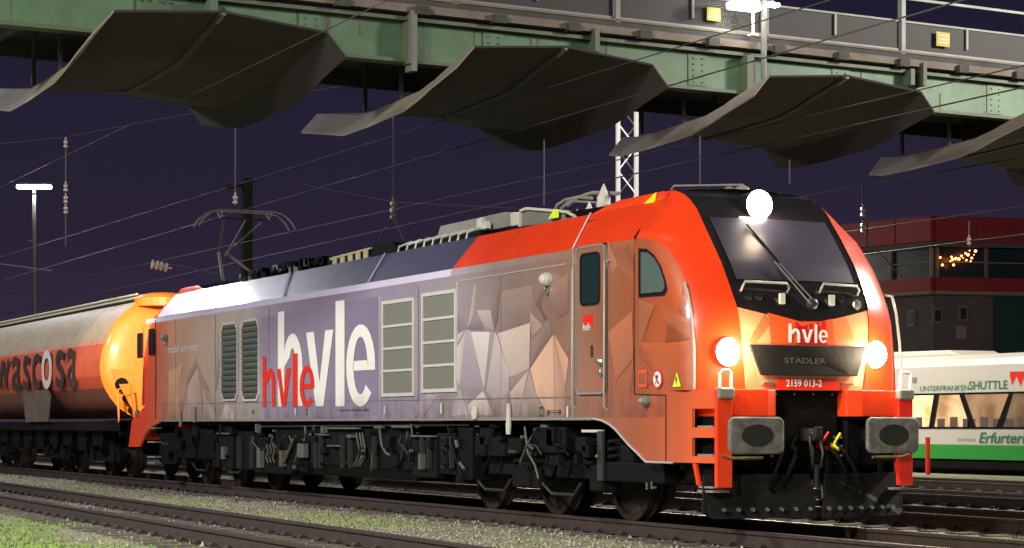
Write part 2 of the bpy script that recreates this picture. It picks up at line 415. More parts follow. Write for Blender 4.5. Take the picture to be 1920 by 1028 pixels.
# front mask, windscreen, livery panel, dark band, number panel (front cab and rear cab)
def zcut(s, zmid, zend): return zmid + (zend - zmid) * abs(s) ** 1.25
def facegrid(zb, zt, n=24, nz=14, s0=-1, s1=1, out=0.0):
    rows = []
    for k in range(n + 1):
        s = s0 + (s1 - s0) * k / n; r = []
        for j in range(nz + 1):
            z = zb(s) + (zt(s) - zb(s)) * j / nz; p = face_pt(z, s); p.x += out; r.append(p)
        rows.append(r)
    return rows
for f in (lambda p: p, mirx):
    fr = f(Vector((0, 0, 0))).x == 0
    def fb(rows, name, m, sm=True):
        b = MB(); b.grid([[f(p) for p in r] for r in rows], smooth=sm); return b.build(name, m, loco)
    fb(facegrid(lambda s: zcut(s, 2.29, 2.455), lambda s: 3.86, nz=26), 'front_mask', M['mask'])
    ws = facegrid(lambda s: 2.765 - .0*s, lambda s: 3.50, s0=-.88, s1=.88, out=.012)
    for r in ws:
        pass
    fb(ws, 'windscreen', M['glass'])
    b = MB()
    nosec = mat('nose_livery', (1, 1, 1), .35, coat=.4, vcol=True)
    rows = facegrid(lambda s: 1.54, lambda s: zcut(s, 2.285, 2.45), n=24, nz=10)
    b.grid([[f(p) for p in r] for r in rows], C(216, 136, 98, 1.05), True)
    for pts, cc in FACE_FACETS:
        surf_poly(b, pts, lambda a, c: f(face_pt(c, a) + Vector((.0015, 0, 0))), cc)
    b.build('nose_panel', nosec, loco, weld=True)
    b = MB()
    b.slab([f(face_pt(2.035, s) + Vector((.02, 0, 0))) for s in [-.92 + .184*k for k in range(11)]] + [f(face_pt(1.70, s) + Vector((.05, 0, 0))) for s in [.8 - .16*k for k in range(11)]], (.03 if fr else -.03, 0, 0))
    b.build('buffer_band', mat('matt_black_band', (.012, .011, .011), .55, spec=.2), loco, bevel=.01)
    b = MB()
    b.slab([f(face_pt(1.655, s) + Vector((.012, 0, 0))) for s in [-.52 + .104*k for k in range(11)]] + [f(face_pt(1.545, s) + Vector((.012, 0, 0))) for s in [.52 - .104*k for k in range(11)]], (.02 if fr else -.02, 0, 0))
    b.build('number_panel', M['red'], loco)

# --- printed facets and panels on the side wall
def cs(u, v):
    """pixel -> point on the near side wall, following the cab corner where it turns in"""
    p = S(u, v)
    if p.x < X1 - .01: return Vector((p.x, -YS, p.z))
    z = p.z
    for _ in range(3):
        lo, hi = 0., 1.
        for _ in range(24):
            m = (lo + hi) / 2
            if proj(contour(z, m))[0] < u: lo = m
            else: hi = m
        q = contour(z, lo); z += (proj(q)[1] - v) * (q - CAM).dot(FW) / FPX
    return q
def zf(ox, oy, sc, pts, c):
    return ([(ox + x / sc, oy + y / sc) for x, y in pts], c)
FA = lambda pts, c: zf(840, 500, 3.427, pts, c)
FB = lambda pts, c: zf(1060, 420, 3.425, pts, c)
FC = lambda pts, c: zf(200, 500, 2.855, pts, c)
facets = [
 FA([(60,520),(60,720),(75,770),(125,390)], (184,174,168)), FA([(130,390),(170,120),(185,130),(175,290)], (156,146,140)),
 FA([(62,300),(130,390),(185,295),(215,330),(230,410),(110,405),(62,420)], (112,98,104)), FA([(185,280),(275,280),(300,410),(235,385)], (160,148,142)),
 FA([(275,280),(335,150),(320,350),(300,410)], (106,90,92)), FA([(125,392),(148,422),(225,790),(76,780)], (152,140,152)),
 FA([(148,420),(270,420),(232,790)], (188,184,176)), FA([(270,420),(305,420),(245,790),(232,790)], (138,122,124)),
 FA([(305,422),(322,452),(390,690),(395,808),(310,870),(246,795)], (172,160,162)), FA([(322,430),(530,362),(525,655),(398,715)], (190,172,162)),
 FA([(396,717),(520,657),(398,805)], (124,110,112)), FA([(520,660),(399,808),(420,960),(450,960)], (170,152,146)),
 FA([(526,662),(570,830),(640,960),(452,960)], (142,126,122)), FA([(542,470),(612,385),(640,335),(678,430),(600,520),(528,652)], (126,106,104)),
 FA([(530,290),(610,380),(543,462),(529,352)], (156,136,126)), FA([(560,240),(600,150),(625,130),(600,260),(676,425),(638,372)], (98,80,78)),
 FA([(678,436),(530,655),(572,828),(652,960),(688,960)], (196,158,134)), FA([(681,436),(692,960),(755,960),(756,780)], (168,132,116)),
 FA([(684,436),(776,596),(756,776)], (190,146,120)), FA([(690,424),(778,520),(778,590)], (124,96,82)),
 FA([(74,784),(126,950),(12,960),(58,830)], (164,150,154)), FA([(130,890),(225,800),(296,955),(136,955)], (184,174,162)),
 FA([(300,880),(395,815),(380,955),(292,955)], (130,112,112)), FA([(60,440),(110,410),(66,500)], (168,158,154)),
 FA([(640,150),(775,40),(775,300),(700,330)], (128,104,96)), FA([(340,160),(540,120),(545,240),(525,350),(322,420)], (134,116,112)),
 FB([(346,262),(440,385),(440,235),(398,132)], (124,84,66)), FB([(276,112),(340,262),(300,335),(276,300)], (150,104,82)),
 FB([(440,880),(372,1028),(425,1090)], (120,70,50)), FB([(276,700),(430,560),(440,860),(330,1000)], (172,104,74)),
 FB([(474,484),(578,522),(490,760),(474,830)], (172,112,82)), FB([(580,524),(492,762),(540,600)], (116,80,62)),
 FB([(662,642),(808,742),(640,762)], (120,72,52)), FB([(602,522),(808,622),(808,738),(664,640)], (176,112,82)),
 FB([(474,842),(640,1028),(474,1028)], (164,92,62)), FB([(752,402),(812,640),(722,560)], (134,78,60)),
 FB([(474,762),(640,766),(810,748),(822,1060),(660,1030)], (190,98,58)),
 FC([(480,480),(430,600),(425,640),(487,538)], (108,94,88)), FC([(488,520),(487,540),(512,655),(560,680),(520,600)], (108,94,88)),
 FC([(487,544),(440,640),(432,820),(518,820),(510,656)], (166,142,136)), FC([(520,662),(558,684),(572,742),(600,800),(532,702)], (118,104,104)),
 FC([(522,702),(596,820),(522,820)], (150,138,136)), FC([(292,420),(330,640),(290,560)], (150,95,70)), FC([(334,560),(410,520),(380,680),(400,820),(332,820)], (178,128,100)),
 FC([(590,350),(612,440),(600,600),(580,680)], (130,118,112)), FC([(642,722),(604,820),(698,820)], (188,178,168)),
 FC([(700,652),(692,740),(720,820),(745,780)], (150,138,138)), FC([(382,690),(428,652),(400,820),(384,820)], (128,104,94)),
 FC([(1660,740),(1718,680),(1770,690),(1700,800),(1650,815)], (152,138,148)),
]
vliv = mat('printed_facets', (1, 1, 1), .36, coat=.35, vcol=True, noise=.10, nscale=1.6)
fb_ = [MB(), MB(), MB()]
for i, (pts, c) in enumerate(facets):
    b = fb_[0 if sum(p[0] for p in pts) / len(pts) < 700 else (1 if sum(p[0] for p in pts) / len(pts) < 1110 else 2)]
    curved = any(p[0] > 1196 for p in pts); k = (.004 if curved else .0015) + .0012 * (i % 5)
    f = lambda a, c_: cs(a, c_) + Vector((0, -k, 0))
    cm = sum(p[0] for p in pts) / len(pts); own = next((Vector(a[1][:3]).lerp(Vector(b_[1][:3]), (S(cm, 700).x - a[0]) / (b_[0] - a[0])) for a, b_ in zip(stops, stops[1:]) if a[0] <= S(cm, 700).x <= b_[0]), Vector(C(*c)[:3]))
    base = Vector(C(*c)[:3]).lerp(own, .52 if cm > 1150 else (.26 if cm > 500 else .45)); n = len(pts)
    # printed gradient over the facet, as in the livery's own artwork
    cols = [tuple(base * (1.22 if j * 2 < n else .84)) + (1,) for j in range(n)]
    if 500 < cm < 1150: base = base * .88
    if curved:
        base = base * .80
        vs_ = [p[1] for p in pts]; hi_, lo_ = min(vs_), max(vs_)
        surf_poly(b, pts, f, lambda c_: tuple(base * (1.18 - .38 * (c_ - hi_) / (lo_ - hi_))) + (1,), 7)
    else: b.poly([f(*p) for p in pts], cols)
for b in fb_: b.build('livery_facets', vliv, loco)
b = MB(); b.poly([S(u, v) + Vector((0, -.0015, 0)) for u, v in ((489, 596), (709, 556), (709, 779), (489, 785))], [C(132,120,136), C(120,106,132), C(130,116,140), C(142,130,150)])
b.build('logo_panel', vliv, loco)

gm_ = bpy.data.materials.new('brake_dust'); gm_.use_nodes = True; nt = gm_.node_tree; pb = nt.nodes['Principled BSDF']; pb.inputs['Base Color'].default_value = (.10, .075, .06, 1); pb.inputs['Roughness'].default_value = .9
t = nt.nodes.new('ShaderNodeTexCoord'); mp = nt.nodes.new('ShaderNodeMapping'); mp.inputs['Scale'].default_value = (3.5, 1, .7); n = nt.nodes.new('ShaderNodeTexNoise'); n.inputs['Scale'].default_value = 1.6; n.inputs['Detail'].default_value = 9
sp_ = nt.nodes.new('ShaderNodeSeparateXYZ'); mr = nt.nodes.new('ShaderNodeMapRange'); mr.inputs[1].default_value = 1.9; mr.inputs[2].default_value = 1.2; mr.inputs[3].default_value = -.25; mr.inputs[4].default_value = .55
nr = nt.nodes.new('ShaderNodeMapRange'); nr.inputs[1].default_value = .35; nr.inputs[2].default_value = .75; mu = nt.nodes.new('ShaderNodeMath'); mu.operation = 'MULTIPLY'; mu.use_clamp = True
nt.links.new(t.outputs['Object'], mp.inputs[0]); nt.links.new(mp.outputs[0], n.inputs['Vector']); nt.links.new(t.outputs['Object'], sp_.inputs[0]); nt.links.new(sp_.outputs['Z'], mr.inputs[0]); nt.links.new(n.outputs['Fac'], nr.inputs[0])
nt.links.new(nr.outputs[0], mu.inputs[0]); nt.links.new(mr.outputs[0], mu.inputs[1]); nt.links.new(mu.outputs[0], pb.inputs['Alpha'])
MB().poly([(-17.8, -YS - .0165, 1.25), (2.02, -YS - .0165, 1.25), (2.02, -YS - .0165, 1.9), (-17.8, -YS - .0165, 1.9)]).build('brake_dust', gm_, loco)
# --- big lettering
def wspec(ch, u0, u1, v0, v1, xh=.74):
    a = S(u0, v1); c = S(u1, v0); return (ch, a.x, c.x, S((u0+u1)/2, v1).z, S((u0+u1)/2, v0).z, xh)
zb = S(620, 762).z
sp1 = [wspec('h', 522, 568, 582, 762, .755), wspec('v', 575, 626, 621, 762), wspec('l', 630, 647, 564, 762), wspec('e', 650, 704.5, 608, 763)]
glyphs(sp1, 'white_logo', M['white'], loco, (0, -YS - .009, 0), (1, 0, 0), (0, 0, 1))
sp2 = [wspec('h', 493.5, 517, 668, 763, .76), wspec('v', 520, 546, 691, 763), wspec('l', 550, 559.5, 663, 763), wspec('e', 563, 591, 685, 764)]
glyphs(sp2, 'red_logo', M['redl'], loco, (0, -YS - .012, 0), (1, 0, 0), (0, 0, 1))
def stxt(s, u0, v1, u1, v0, m, Y=YS + .008, name='lettering', bold=0.):
    a = S(u0, v1, -Y); c = S(u1, v0, -Y); return text(s, name, m, loco, a, (1, 0, 0), (0, 0, 1), c.x - a.x, abs(S(u0, v0, -Y).z - a.z), bold=bold)
stxt('mobil am netz', 315, 663, 373, 649, M['lgrey'], bold=.02)
stxt('www.hvle.de', 634, 772, 691, 766, M['dkl'])
stxt('1', 1107, 670, 1112, 648, M['dkl'], Y=YS + .034, bold=.02)
b = MB(); p0 = S(1094, 612, -1.44); p1 = S(1112, 590, -1.44); b.box(p0.x, p1.x, -1.446, -1.440, p0.z, p1.z); b.build('red_label', M['redl'], loco)
a = S(1094, 621, -1.44); glyphs([('h', a.x, a.x+.055, a.z, a.z+.09, .72), ('v', a.x+.06, a.x+.11, a.z, a.z+.065, .7), ('l', a.x+.118, a.x+.135, a.z, a.z+.09, 1), ('e', a.x+.142, a.x+.19, a.z, a.z+.065, 1)], 'small_logo', M['white'], loco, (0, -1.447, 0), (1, 0, 0), (0, 0, 1))
# nose lettering
zc = face_pt(2.17, 0).x + .008
YV = (0, 1, 0)
y0 = PX(1478, 640, zc); yy = lambda u: PX(u, 640, zc).y
zz = lambda v: PX(1515, v, zc).z
glyphs([('h', yy(1478), yy(1500), zz(643), zz(608), .76), ('v', yy(1503), yy(1524), zz(643), zz(618), 1), ('l', yy(1527), yy(1532), zz(643), zz(608), 1), ('e', yy(1535), yy(1552), zz(643), zz(618), 1)],
       'nose_logo', M['whiteb'], loco, (zc + .004, 0, 0), (0, 1, 0), (0, 0, 1))
xb = face_pt(1.85, 0).x + .056
text('STADLER', 'maker_lettering', mat('dull_chrome', (.16, .155, .15), .4, metal=.5), loco, (xb + .01, PX(1470, 680, xb).y, PX(1510, 682, xb).z), YV, (0, 0, 1), .54, .062, bold=.01)
xp = face_pt(1.6, 0).x + .036
text('2159 013-2', 'number_lettering', M['whiteb'], loco, (xp, PX(1474, 722, xp).y, PX(1510, 725.5, xp).z), YV, (0, 0, 1), .47, .078, bold=.015)

# --- cab door, seams, handrails, fixtures
def plate(pts, y, d, name, m, bevel=0., parent=None):
    b = MB(); b.slab([(p[0], -y, p[1]) for p in pts], (0, -d, 0)); return b.build(name, m, parent or loco, bevel=bevel)
def rrect(x0, x1, z0, z1, r, n=4):
    o = []
    for cx, cz, a in ((x1-r, z0+r, -90), (x1-r, z1-r, 0), (x0+r, z1-r, 90), (x0+r, z0+r, 180)):
        o += [(cx + r*math.cos(R(a + 90*k/n)), cz + r*math.sin(R(a + 90*k/n))) for k in range(n + 1)]
    return o
def frame(out, inn, y, d, name, m, parent=None):
    b = MB(); n = len(out)
    for k in range(n):
        j = (k + 1) % n
        b.add([(out[k][0], -y, out[k][1]), (out[j][0], -y, out[j][1]), (inn[j][0], -y, inn[j][1]), (inn[k][0], -y, inn[k][1]),
               (out[k][0], -y-d, out[k][1]), (out[j][0], -y-d, out[j][1]), (inn[j][0], -y-d, inn[j][1]), (inn[k][0], -y-d, inn[k][1])],
              [(4,5,6,7), (0,4,5,1), (2,6,7,3)])
    return b.build(name, m, parent or loco, weld=True)
def sx(u, v=600): return S(u, v).x
def sz(u, v): return S(u, v).z
dx0, dx1, dz0, dz1 = sx(1086), sx(1136), sz(1110, 735), sz(1110, 464)
door = plate(rrect(dx0, dx1, dz0, dz1, .07), YS + .001, .028, 'cab_door', M['liv'], .006)
frame(rrect(dx0-.03, dx1+.03, dz0-.03, dz1+.03, .09), rrect(dx0, dx1, dz0, dz1, .07), YS + .001, .036, 'door_frame', M['grey'], door)
wx0, wx1, wz0, wz1 = sx(1093, 520), sx(1130, 520), sz(1110, 573), sz(1110, 474)
plate(rrect(wx0+.02, wx1-.02, wz0+.02, wz1-.02, .06), YS + .030, .006, 'door_window', mat('door_glass', (.012, .028, .032), .12, coat=.5), parent=door)
frame(rrect(wx0, wx1, wz0, wz1, .08), rrect(wx0+.03, wx1-.03, wz0+.03, wz1-.03, .05), YS + .030, .016, 'window_frame', M['mask'], door)
b = MB(); hp = S(1126, 683, -1.46); b.lathe((hp.x, -1.44, hp.z+.03), (0, -1, 0), [(0, .05), (.03, .05), (.05, .03), (.06, .0)], 12); b.lathe((hp.x, -1.44, hp.z-.10), (0, -1, 0), [(0, .04), (.03, .04), (.04, 0)], 12)
b.bar((hp.x-.09, -1.48, hp.z+.03), (hp.x+.02, -1.48, hp.z+.03), .02); b.build('door_handle', M['steel'], door)
def hand(u, v0, v1, name='handrail', off=.06, hook=0.):
    x = sx(u, (v0+v1)/2); z0, z1 = sz(u, v1), sz(u, v0)
    pts = [(x + hook, -YS, z1), (x + hook*.6, -YS-off, z1-.02), (x, -YS-off, z1-.10), (x, -YS-off, z0+.06), (x, -YS, z0)]
    MB().tube(pts, .0115, 8).build(name, M['rail_metal'], loco)
hand(1081, 492, 768, hook=.06); hand(1141, 488, 772, hook=.05)
# side seams: dark joints and bright edge strips
def seam(pts, m, w=.012, y=YS, name='panel_seam'):
    for (u, v), (u2, v2) in zip(pts, pts[1:]):
        a, c = cs(u, v), cs(u2, v2); MB().bar((a.x, a.y - .004, a.z), (c.x, c.y - .004, c.z), w, .008).build(name, m, loco)
seam([(1190, 446), (1190, 739), (1248, 741)], M['mask'], .018)
seam([(1249, 741), (1249, 866)], M['black'], .008)
seam([(1075, 467), (1075, 783)], M['rail_metal'], .022)
seam([(857, 735), (857, 530), (868, 526), (1062, 495)], M['lgrey'], .012)
seam([(712, 556), (712, 780)], M['lgrey'], .006); seam([(1084, 465), (1136, 456)], M['black'], .05)
seam([(270, 612), (270, 770)], M['black'], .012); seam([(292, 600), (292, 786)], M['black'], .02)
seam([(860, 748), (1070, 744)], M['grey'], .006); seam([(300, 758), (1075, 746)], M['dgrey0'], .005)
for u_, ya, yb in ((404, 590, 786), (505, 577, 786), (785, 536, 785), (940, 515, 784), (330, 597, 787)): seam([(u_, ya), (u_, yb)], M['dgrey0'], .005)
# bright lower lip of the wall along the bogie arch
arch = [sv(1262, 868), (1.54, .74), sv(1196, 850), sv(1180, 835), sv(1167, 820), sv(1155, 806), sv(1143, 796), sv(1130, 789), sv(1112, 785)]
MB().tube([(x, -YS - .005, z) for x, z in arch], .014, 6).build('arch_lip', M['rail_metal'], loco)
MB().box(-17.7, .25, -YS-.012, -YS-.001, 1.215, 1.25).build('sill_strip', M['grey'], loco)

# cab side window
wpts = [(1199, 466), (1214, 467), (1228, 479), (1240, 500), (1249, 527), (1252, 543), (1247, 554), (1199, 558)]
win = [cs(*p) for p in wpts]; cen = sum(win, Vector()) / len(win)
b = MB(); b.slab([p + Vector((0, -.003, 0)) for p in win], (0, -.012, 0)); sw = b.build('side_window', M['mask'], loco)
b = MB(); b.slab([cen + (p - cen) * .84 + Vector((.01, -.016, 0)) for p in win], (0, -.006, 0)); b.build('window_glass', mat('cab_window_glass', (.10, .14, .13), .06, coat=1.), sw)
# rear cab side windows
for u0, u1, v0, v1 in ((281, 291, 616, 666), (258, 267, 624, 672)):
    a = S((u0+u1)/2, v1); c = S(u1, v0); plate(rrect(S(u0, 640).x, S(u1, 640).x, a.z, c.z, .05), YS + .003 - (0.02 if u0 < 270 else 0), .03, 'side_window', M['mask'])
for u, v in ((259.5, 775),):
    p = S(u, v); MB().lathe((p.x, -1.40, p.z), (0, -1, 0), [(0, .07), (.06, .07), (.08, .03), (.08, 0)], 14).build('cable_socket', M['steel'], loco)

# louvred and meshed air grilles
gm = mat('louvre_paint', C(96, 98, 88), .5, noise=.2)
gd = mat('grille_dark', (.02, .022, .02), .7)
for u0, u1, vt, vb in ((417, 447, 607, 750), (455, 487, 601, 750)):
    x0, x1 = sx(u0, 680), sx(u1, 680); zt, z0 = sz((u0+u1)/2, vt), sz((u0+u1)/2, vb); c = .12
    out = [(x0+c, z0), (x1-c, z0), (x1, z0+c), (x1, zt-c), (x1-c, zt), (x0+c, zt), (x0, zt-c), (x0, z0+c)]
    g = plate(out, YS + .001, .006, 'louvre_grille', gd)
    n = 13
    for k in range(n):
        z = z0 + .05 + (zt - z0 - .12) * k / (n - 1); ins = max(0, c - min(z - z0, zt - z - .04))
        b = MB(); b.add([(x0+ins+.01, -YS-.008, z), (x1-ins-.01, -YS-.008, z), (x1-ins-.01, -YS-.035, z+.045), (x0+ins+.01, -YS-.035, z+.045), (x0+ins+.01, -YS-.03, z+.06), (x1-ins-.01, -YS-.03, z+.06)], [(0,1,2,3), (3,2,5,4)]); b.build('louvre', gm, g)
    inn = [((p[0]-(x0+x1)/2)*.965+(x0+x1)/2, (p[1]-(z0+zt)/2)*.98+(z0+zt)/2) for p in out]
    frame([((p[0]-(x0+x1)/2)*1.05+(x0+x1)/2, (p[1]-(z0+zt)/2)*1.03+(z0+zt)/2) for p in out], inn, YS + .001, .03, 'grille_frame', M['lgrey'], g)
mesh = bpy.data.materials.new('fine_mesh'); mesh.use_nodes = True; nt = mesh.node_tree; bb = nt.nodes['Principled BSDF']; bb.inputs['Roughness'].default_value = .55
t = nt.nodes.new('ShaderNodeTexCoord'); wv = nt.nodes.new('ShaderNodeTexBrick'); wv.inputs['Scale'].default_value = 60; wv.inputs['Color1'].default_value = C(118, 118, 108); wv.inputs['Color2'].default_value = C(104, 106, 96); wv.inputs['Mortar'].default_value = C(70, 72, 66); wv.inputs['Mortar Size'].default_value = .03
mp = nt.nodes.new('ShaderNodeMapping'); mp.inputs['Rotation'].default_value = (R(90), 0, 0); nt.links.new(t.outputs['Object'], mp.inputs[0]); nt.links.new(mp.outputs[0], wv.inputs['Vector']); nt.links.new(wv.outputs['Color'], bb.inputs['Base Color'])
for u0, u1, vt, vb in ((720, 775, 568, 737), (795, 854, 553, 729)):
    x0, x1 = sx(u0, 650), sx(u1, 650); um = (u0+u1)/2; zt, z0 = sz(um, vt), sz(um, vb)
    g = plate([(x0, z0), (x1, z0), (x1, zt), (x0, zt)], YS + .001, .008, 'air_grille', mesh)
    frame([(x0-.05, z0-.05), (x1+.05, z0-.05), (x1+.05, zt+.05), (x0-.05, zt+.05)], [(x0, z0), (x1, z0), (x1, zt), (x0, zt)], YS + .001, .022, 'grille_frame', M['lgrey'], g)
    for k in (1, 2, 3):
        z = z0 + (zt - z0) * k / 4; MB().box(x0, x1, -YS-.024, -YS-.0095, z-.018, z+.018).build('grille_bar', M['lgrey'], g)
# round cameras / sockets on the wall
for u, v, r in ((1029, 524, .085), (313, 633, .07), (1216, 752, .055)):
    p = S(u, v); b = MB(); b.lathe((p.x, -YS-.001, p.z), (0, -1, 0), [(0, r), (.05, r), (.10, r*.75), (.125, r*.35), (.13, 0)], 16)
    o = b.build('wall_camera', M['lgrey'] if u == 1029 else M['grey'], loco)
    if u != 1216: MB().lathe((p.x+.01, -YS-.001, p.z-r*1.7), (0, -1, 0), [(0, r*.55), (.05, r*.5), (.07, 0)], 12).build('camera_socket', M['steel'], o)
# lifting brackets and little fittings at the sill
for u, v0, v1, w_, m in ((957, 757, 815, .11, 'lgrey'), (341, 772, 800, .12, 'grey'), (368, 762, 792, .10, 'grey'), (893, 762, 786, .16, 'lgrey'), (829, 756, 776, .07, 'lgrey'), (723, 762, 776, .05, 'lgrey'), (555, 765, 778, .05, 'lgrey'), (1066, 762, 782, .05, 'lgrey')):
    p = S(u, v1); t_ = S(u, v0)
    plate([(p.x - w_*.35, p.z), (p.x + w_*.35, p.z), (p.x + w_*.5, p.z + .1), (t_.x + w_*.3, t_.z), (t_.x - w_*.2, t_.z), (p.x - w_*.5, p.z + .1)] if v1 - v0 > 20 else [(p.x-w_/2, p.z), (p.x+w_/2, p.z), (p.x+w_/2, t_.z), (p.x-w_/2, t_.z)], YS + .013, .03 if v1-v0 > 20 else .004, 'lifting_bracket' if v1-v0 > 20 else 'marking', M[m], .004)
for u, v, w_, h_ in ((576, 772, .07, .1), (475, 773, .12, .05), (1040, 771, .36, .03), (1040, 776, .36, .03), (1016, 772, .10, .12), (1207, 710, .2, .2)):
    p = S(u, v); frame([(p.x-w_/2, p.z-h_/2), (p.x+w_/2, p.z-h_/2), (p.x+w_/2, p.z+h_/2), (p.x-w_/2, p.z+h_/2)], [(p.x-w_/2*.75, p.z-h_/2*.6), (p.x+w_/2*.75, p.z-h_/2*.6), (p.x+w_/2*.75, p.z+h_/2*.6), (p.x-w_/2*.75, p.z+h_/2*.6)], YS + (.014 if u == 1207 else .008), .002, 'marking', mat('dull_red_marking', C(196, 66, 36), .5) if u == 1207 else M['dkl'])
# round no-walking sign and yellow warning triangle
p = S(1235, 711); n_ = 28
disc = plate([(p.x + .105*math.cos(2*math.pi*k/n_), p.z + .105*math.sin(2*math.pi*k/n_)) for k in range(n_)], YS + .014, .003, 'prohibition_sign', M['redl'])
plate([(p.x + .085*math.cos(2*math.pi*k/n_), p.z + .085*math.sin(2*math.pi*k/n_)) for k in range(n_)], YS + .0175, .002, 'sign_face', M['whiteb'], parent=disc)
b = MB(); y = -YS - .022
b.bar((p.x-.005, y, p.z+.045), (p.x+.005, y, p.z), .035, .003); b.bar((p.x, y, p.z), (p.x-.03, y, p.z-.06), .016, .003); b.bar((p.x, y, p.z), (p.x+.03, y, p.z-.06), .016, .003); b.bar((p.x-.035, y, p.z+.0), (p.x+.03, y, p.z+.035), .012, .003)
b.build('sign_figure', M['dkl'], disc)
MB().bar((p.x-.06, -YS-.025, p.z+.06), (p.x+.06, -YS-.025, p.z-.06), .014, .003).build('sign_slash', M['redl'], disc)
p = S(1271, 712); q = cs(1271, 712)
tr = MB().slab([(p.x-.09, -YS-.012, p.z-.08), (p.x+.09, -YS-.012, p.z-.08), (p.x, -YS-.012, p.z+.08)], (0, -.004, 0)).build('warning_triangle', M['yg'], loco)
MB().slab([(p.x-.012, -YS-.018, p.z+.04), (p.x+.02, -YS-.018, p.z), (p.x+.0, -YS-.018, p.z-.005), (p.x+.012, -YS-.018, p.z-.06), (p.x-.025, -YS-.018, p.z-.0)], (0, -.002, 0)).build('lightning_mark', M['dkl'], tr)
tri = [S(1214, 384, -.96), S(1233, 381, -.96), S(1236, 362, -.95)]
MB().slab([p + Vector((0, -.035, 0)) for p in tri], (0, -.01, .01)).build('warning_triangle', M['yellow'], loco)
MB().bar(S(1103, 416, -1.07) + Vector((0, -.012, 0)), S(1221, 399, -1.04) + Vector((0, -.012, 0)), .016, .01).build('panel_seam', M['black'], loco)
MB().bar(S(1221, 399, -1.04) + Vector((0, -.012, 0)), (X1-.02, -1.40, 3.29), .016, .01).build('panel_seam', M['black'], loco)

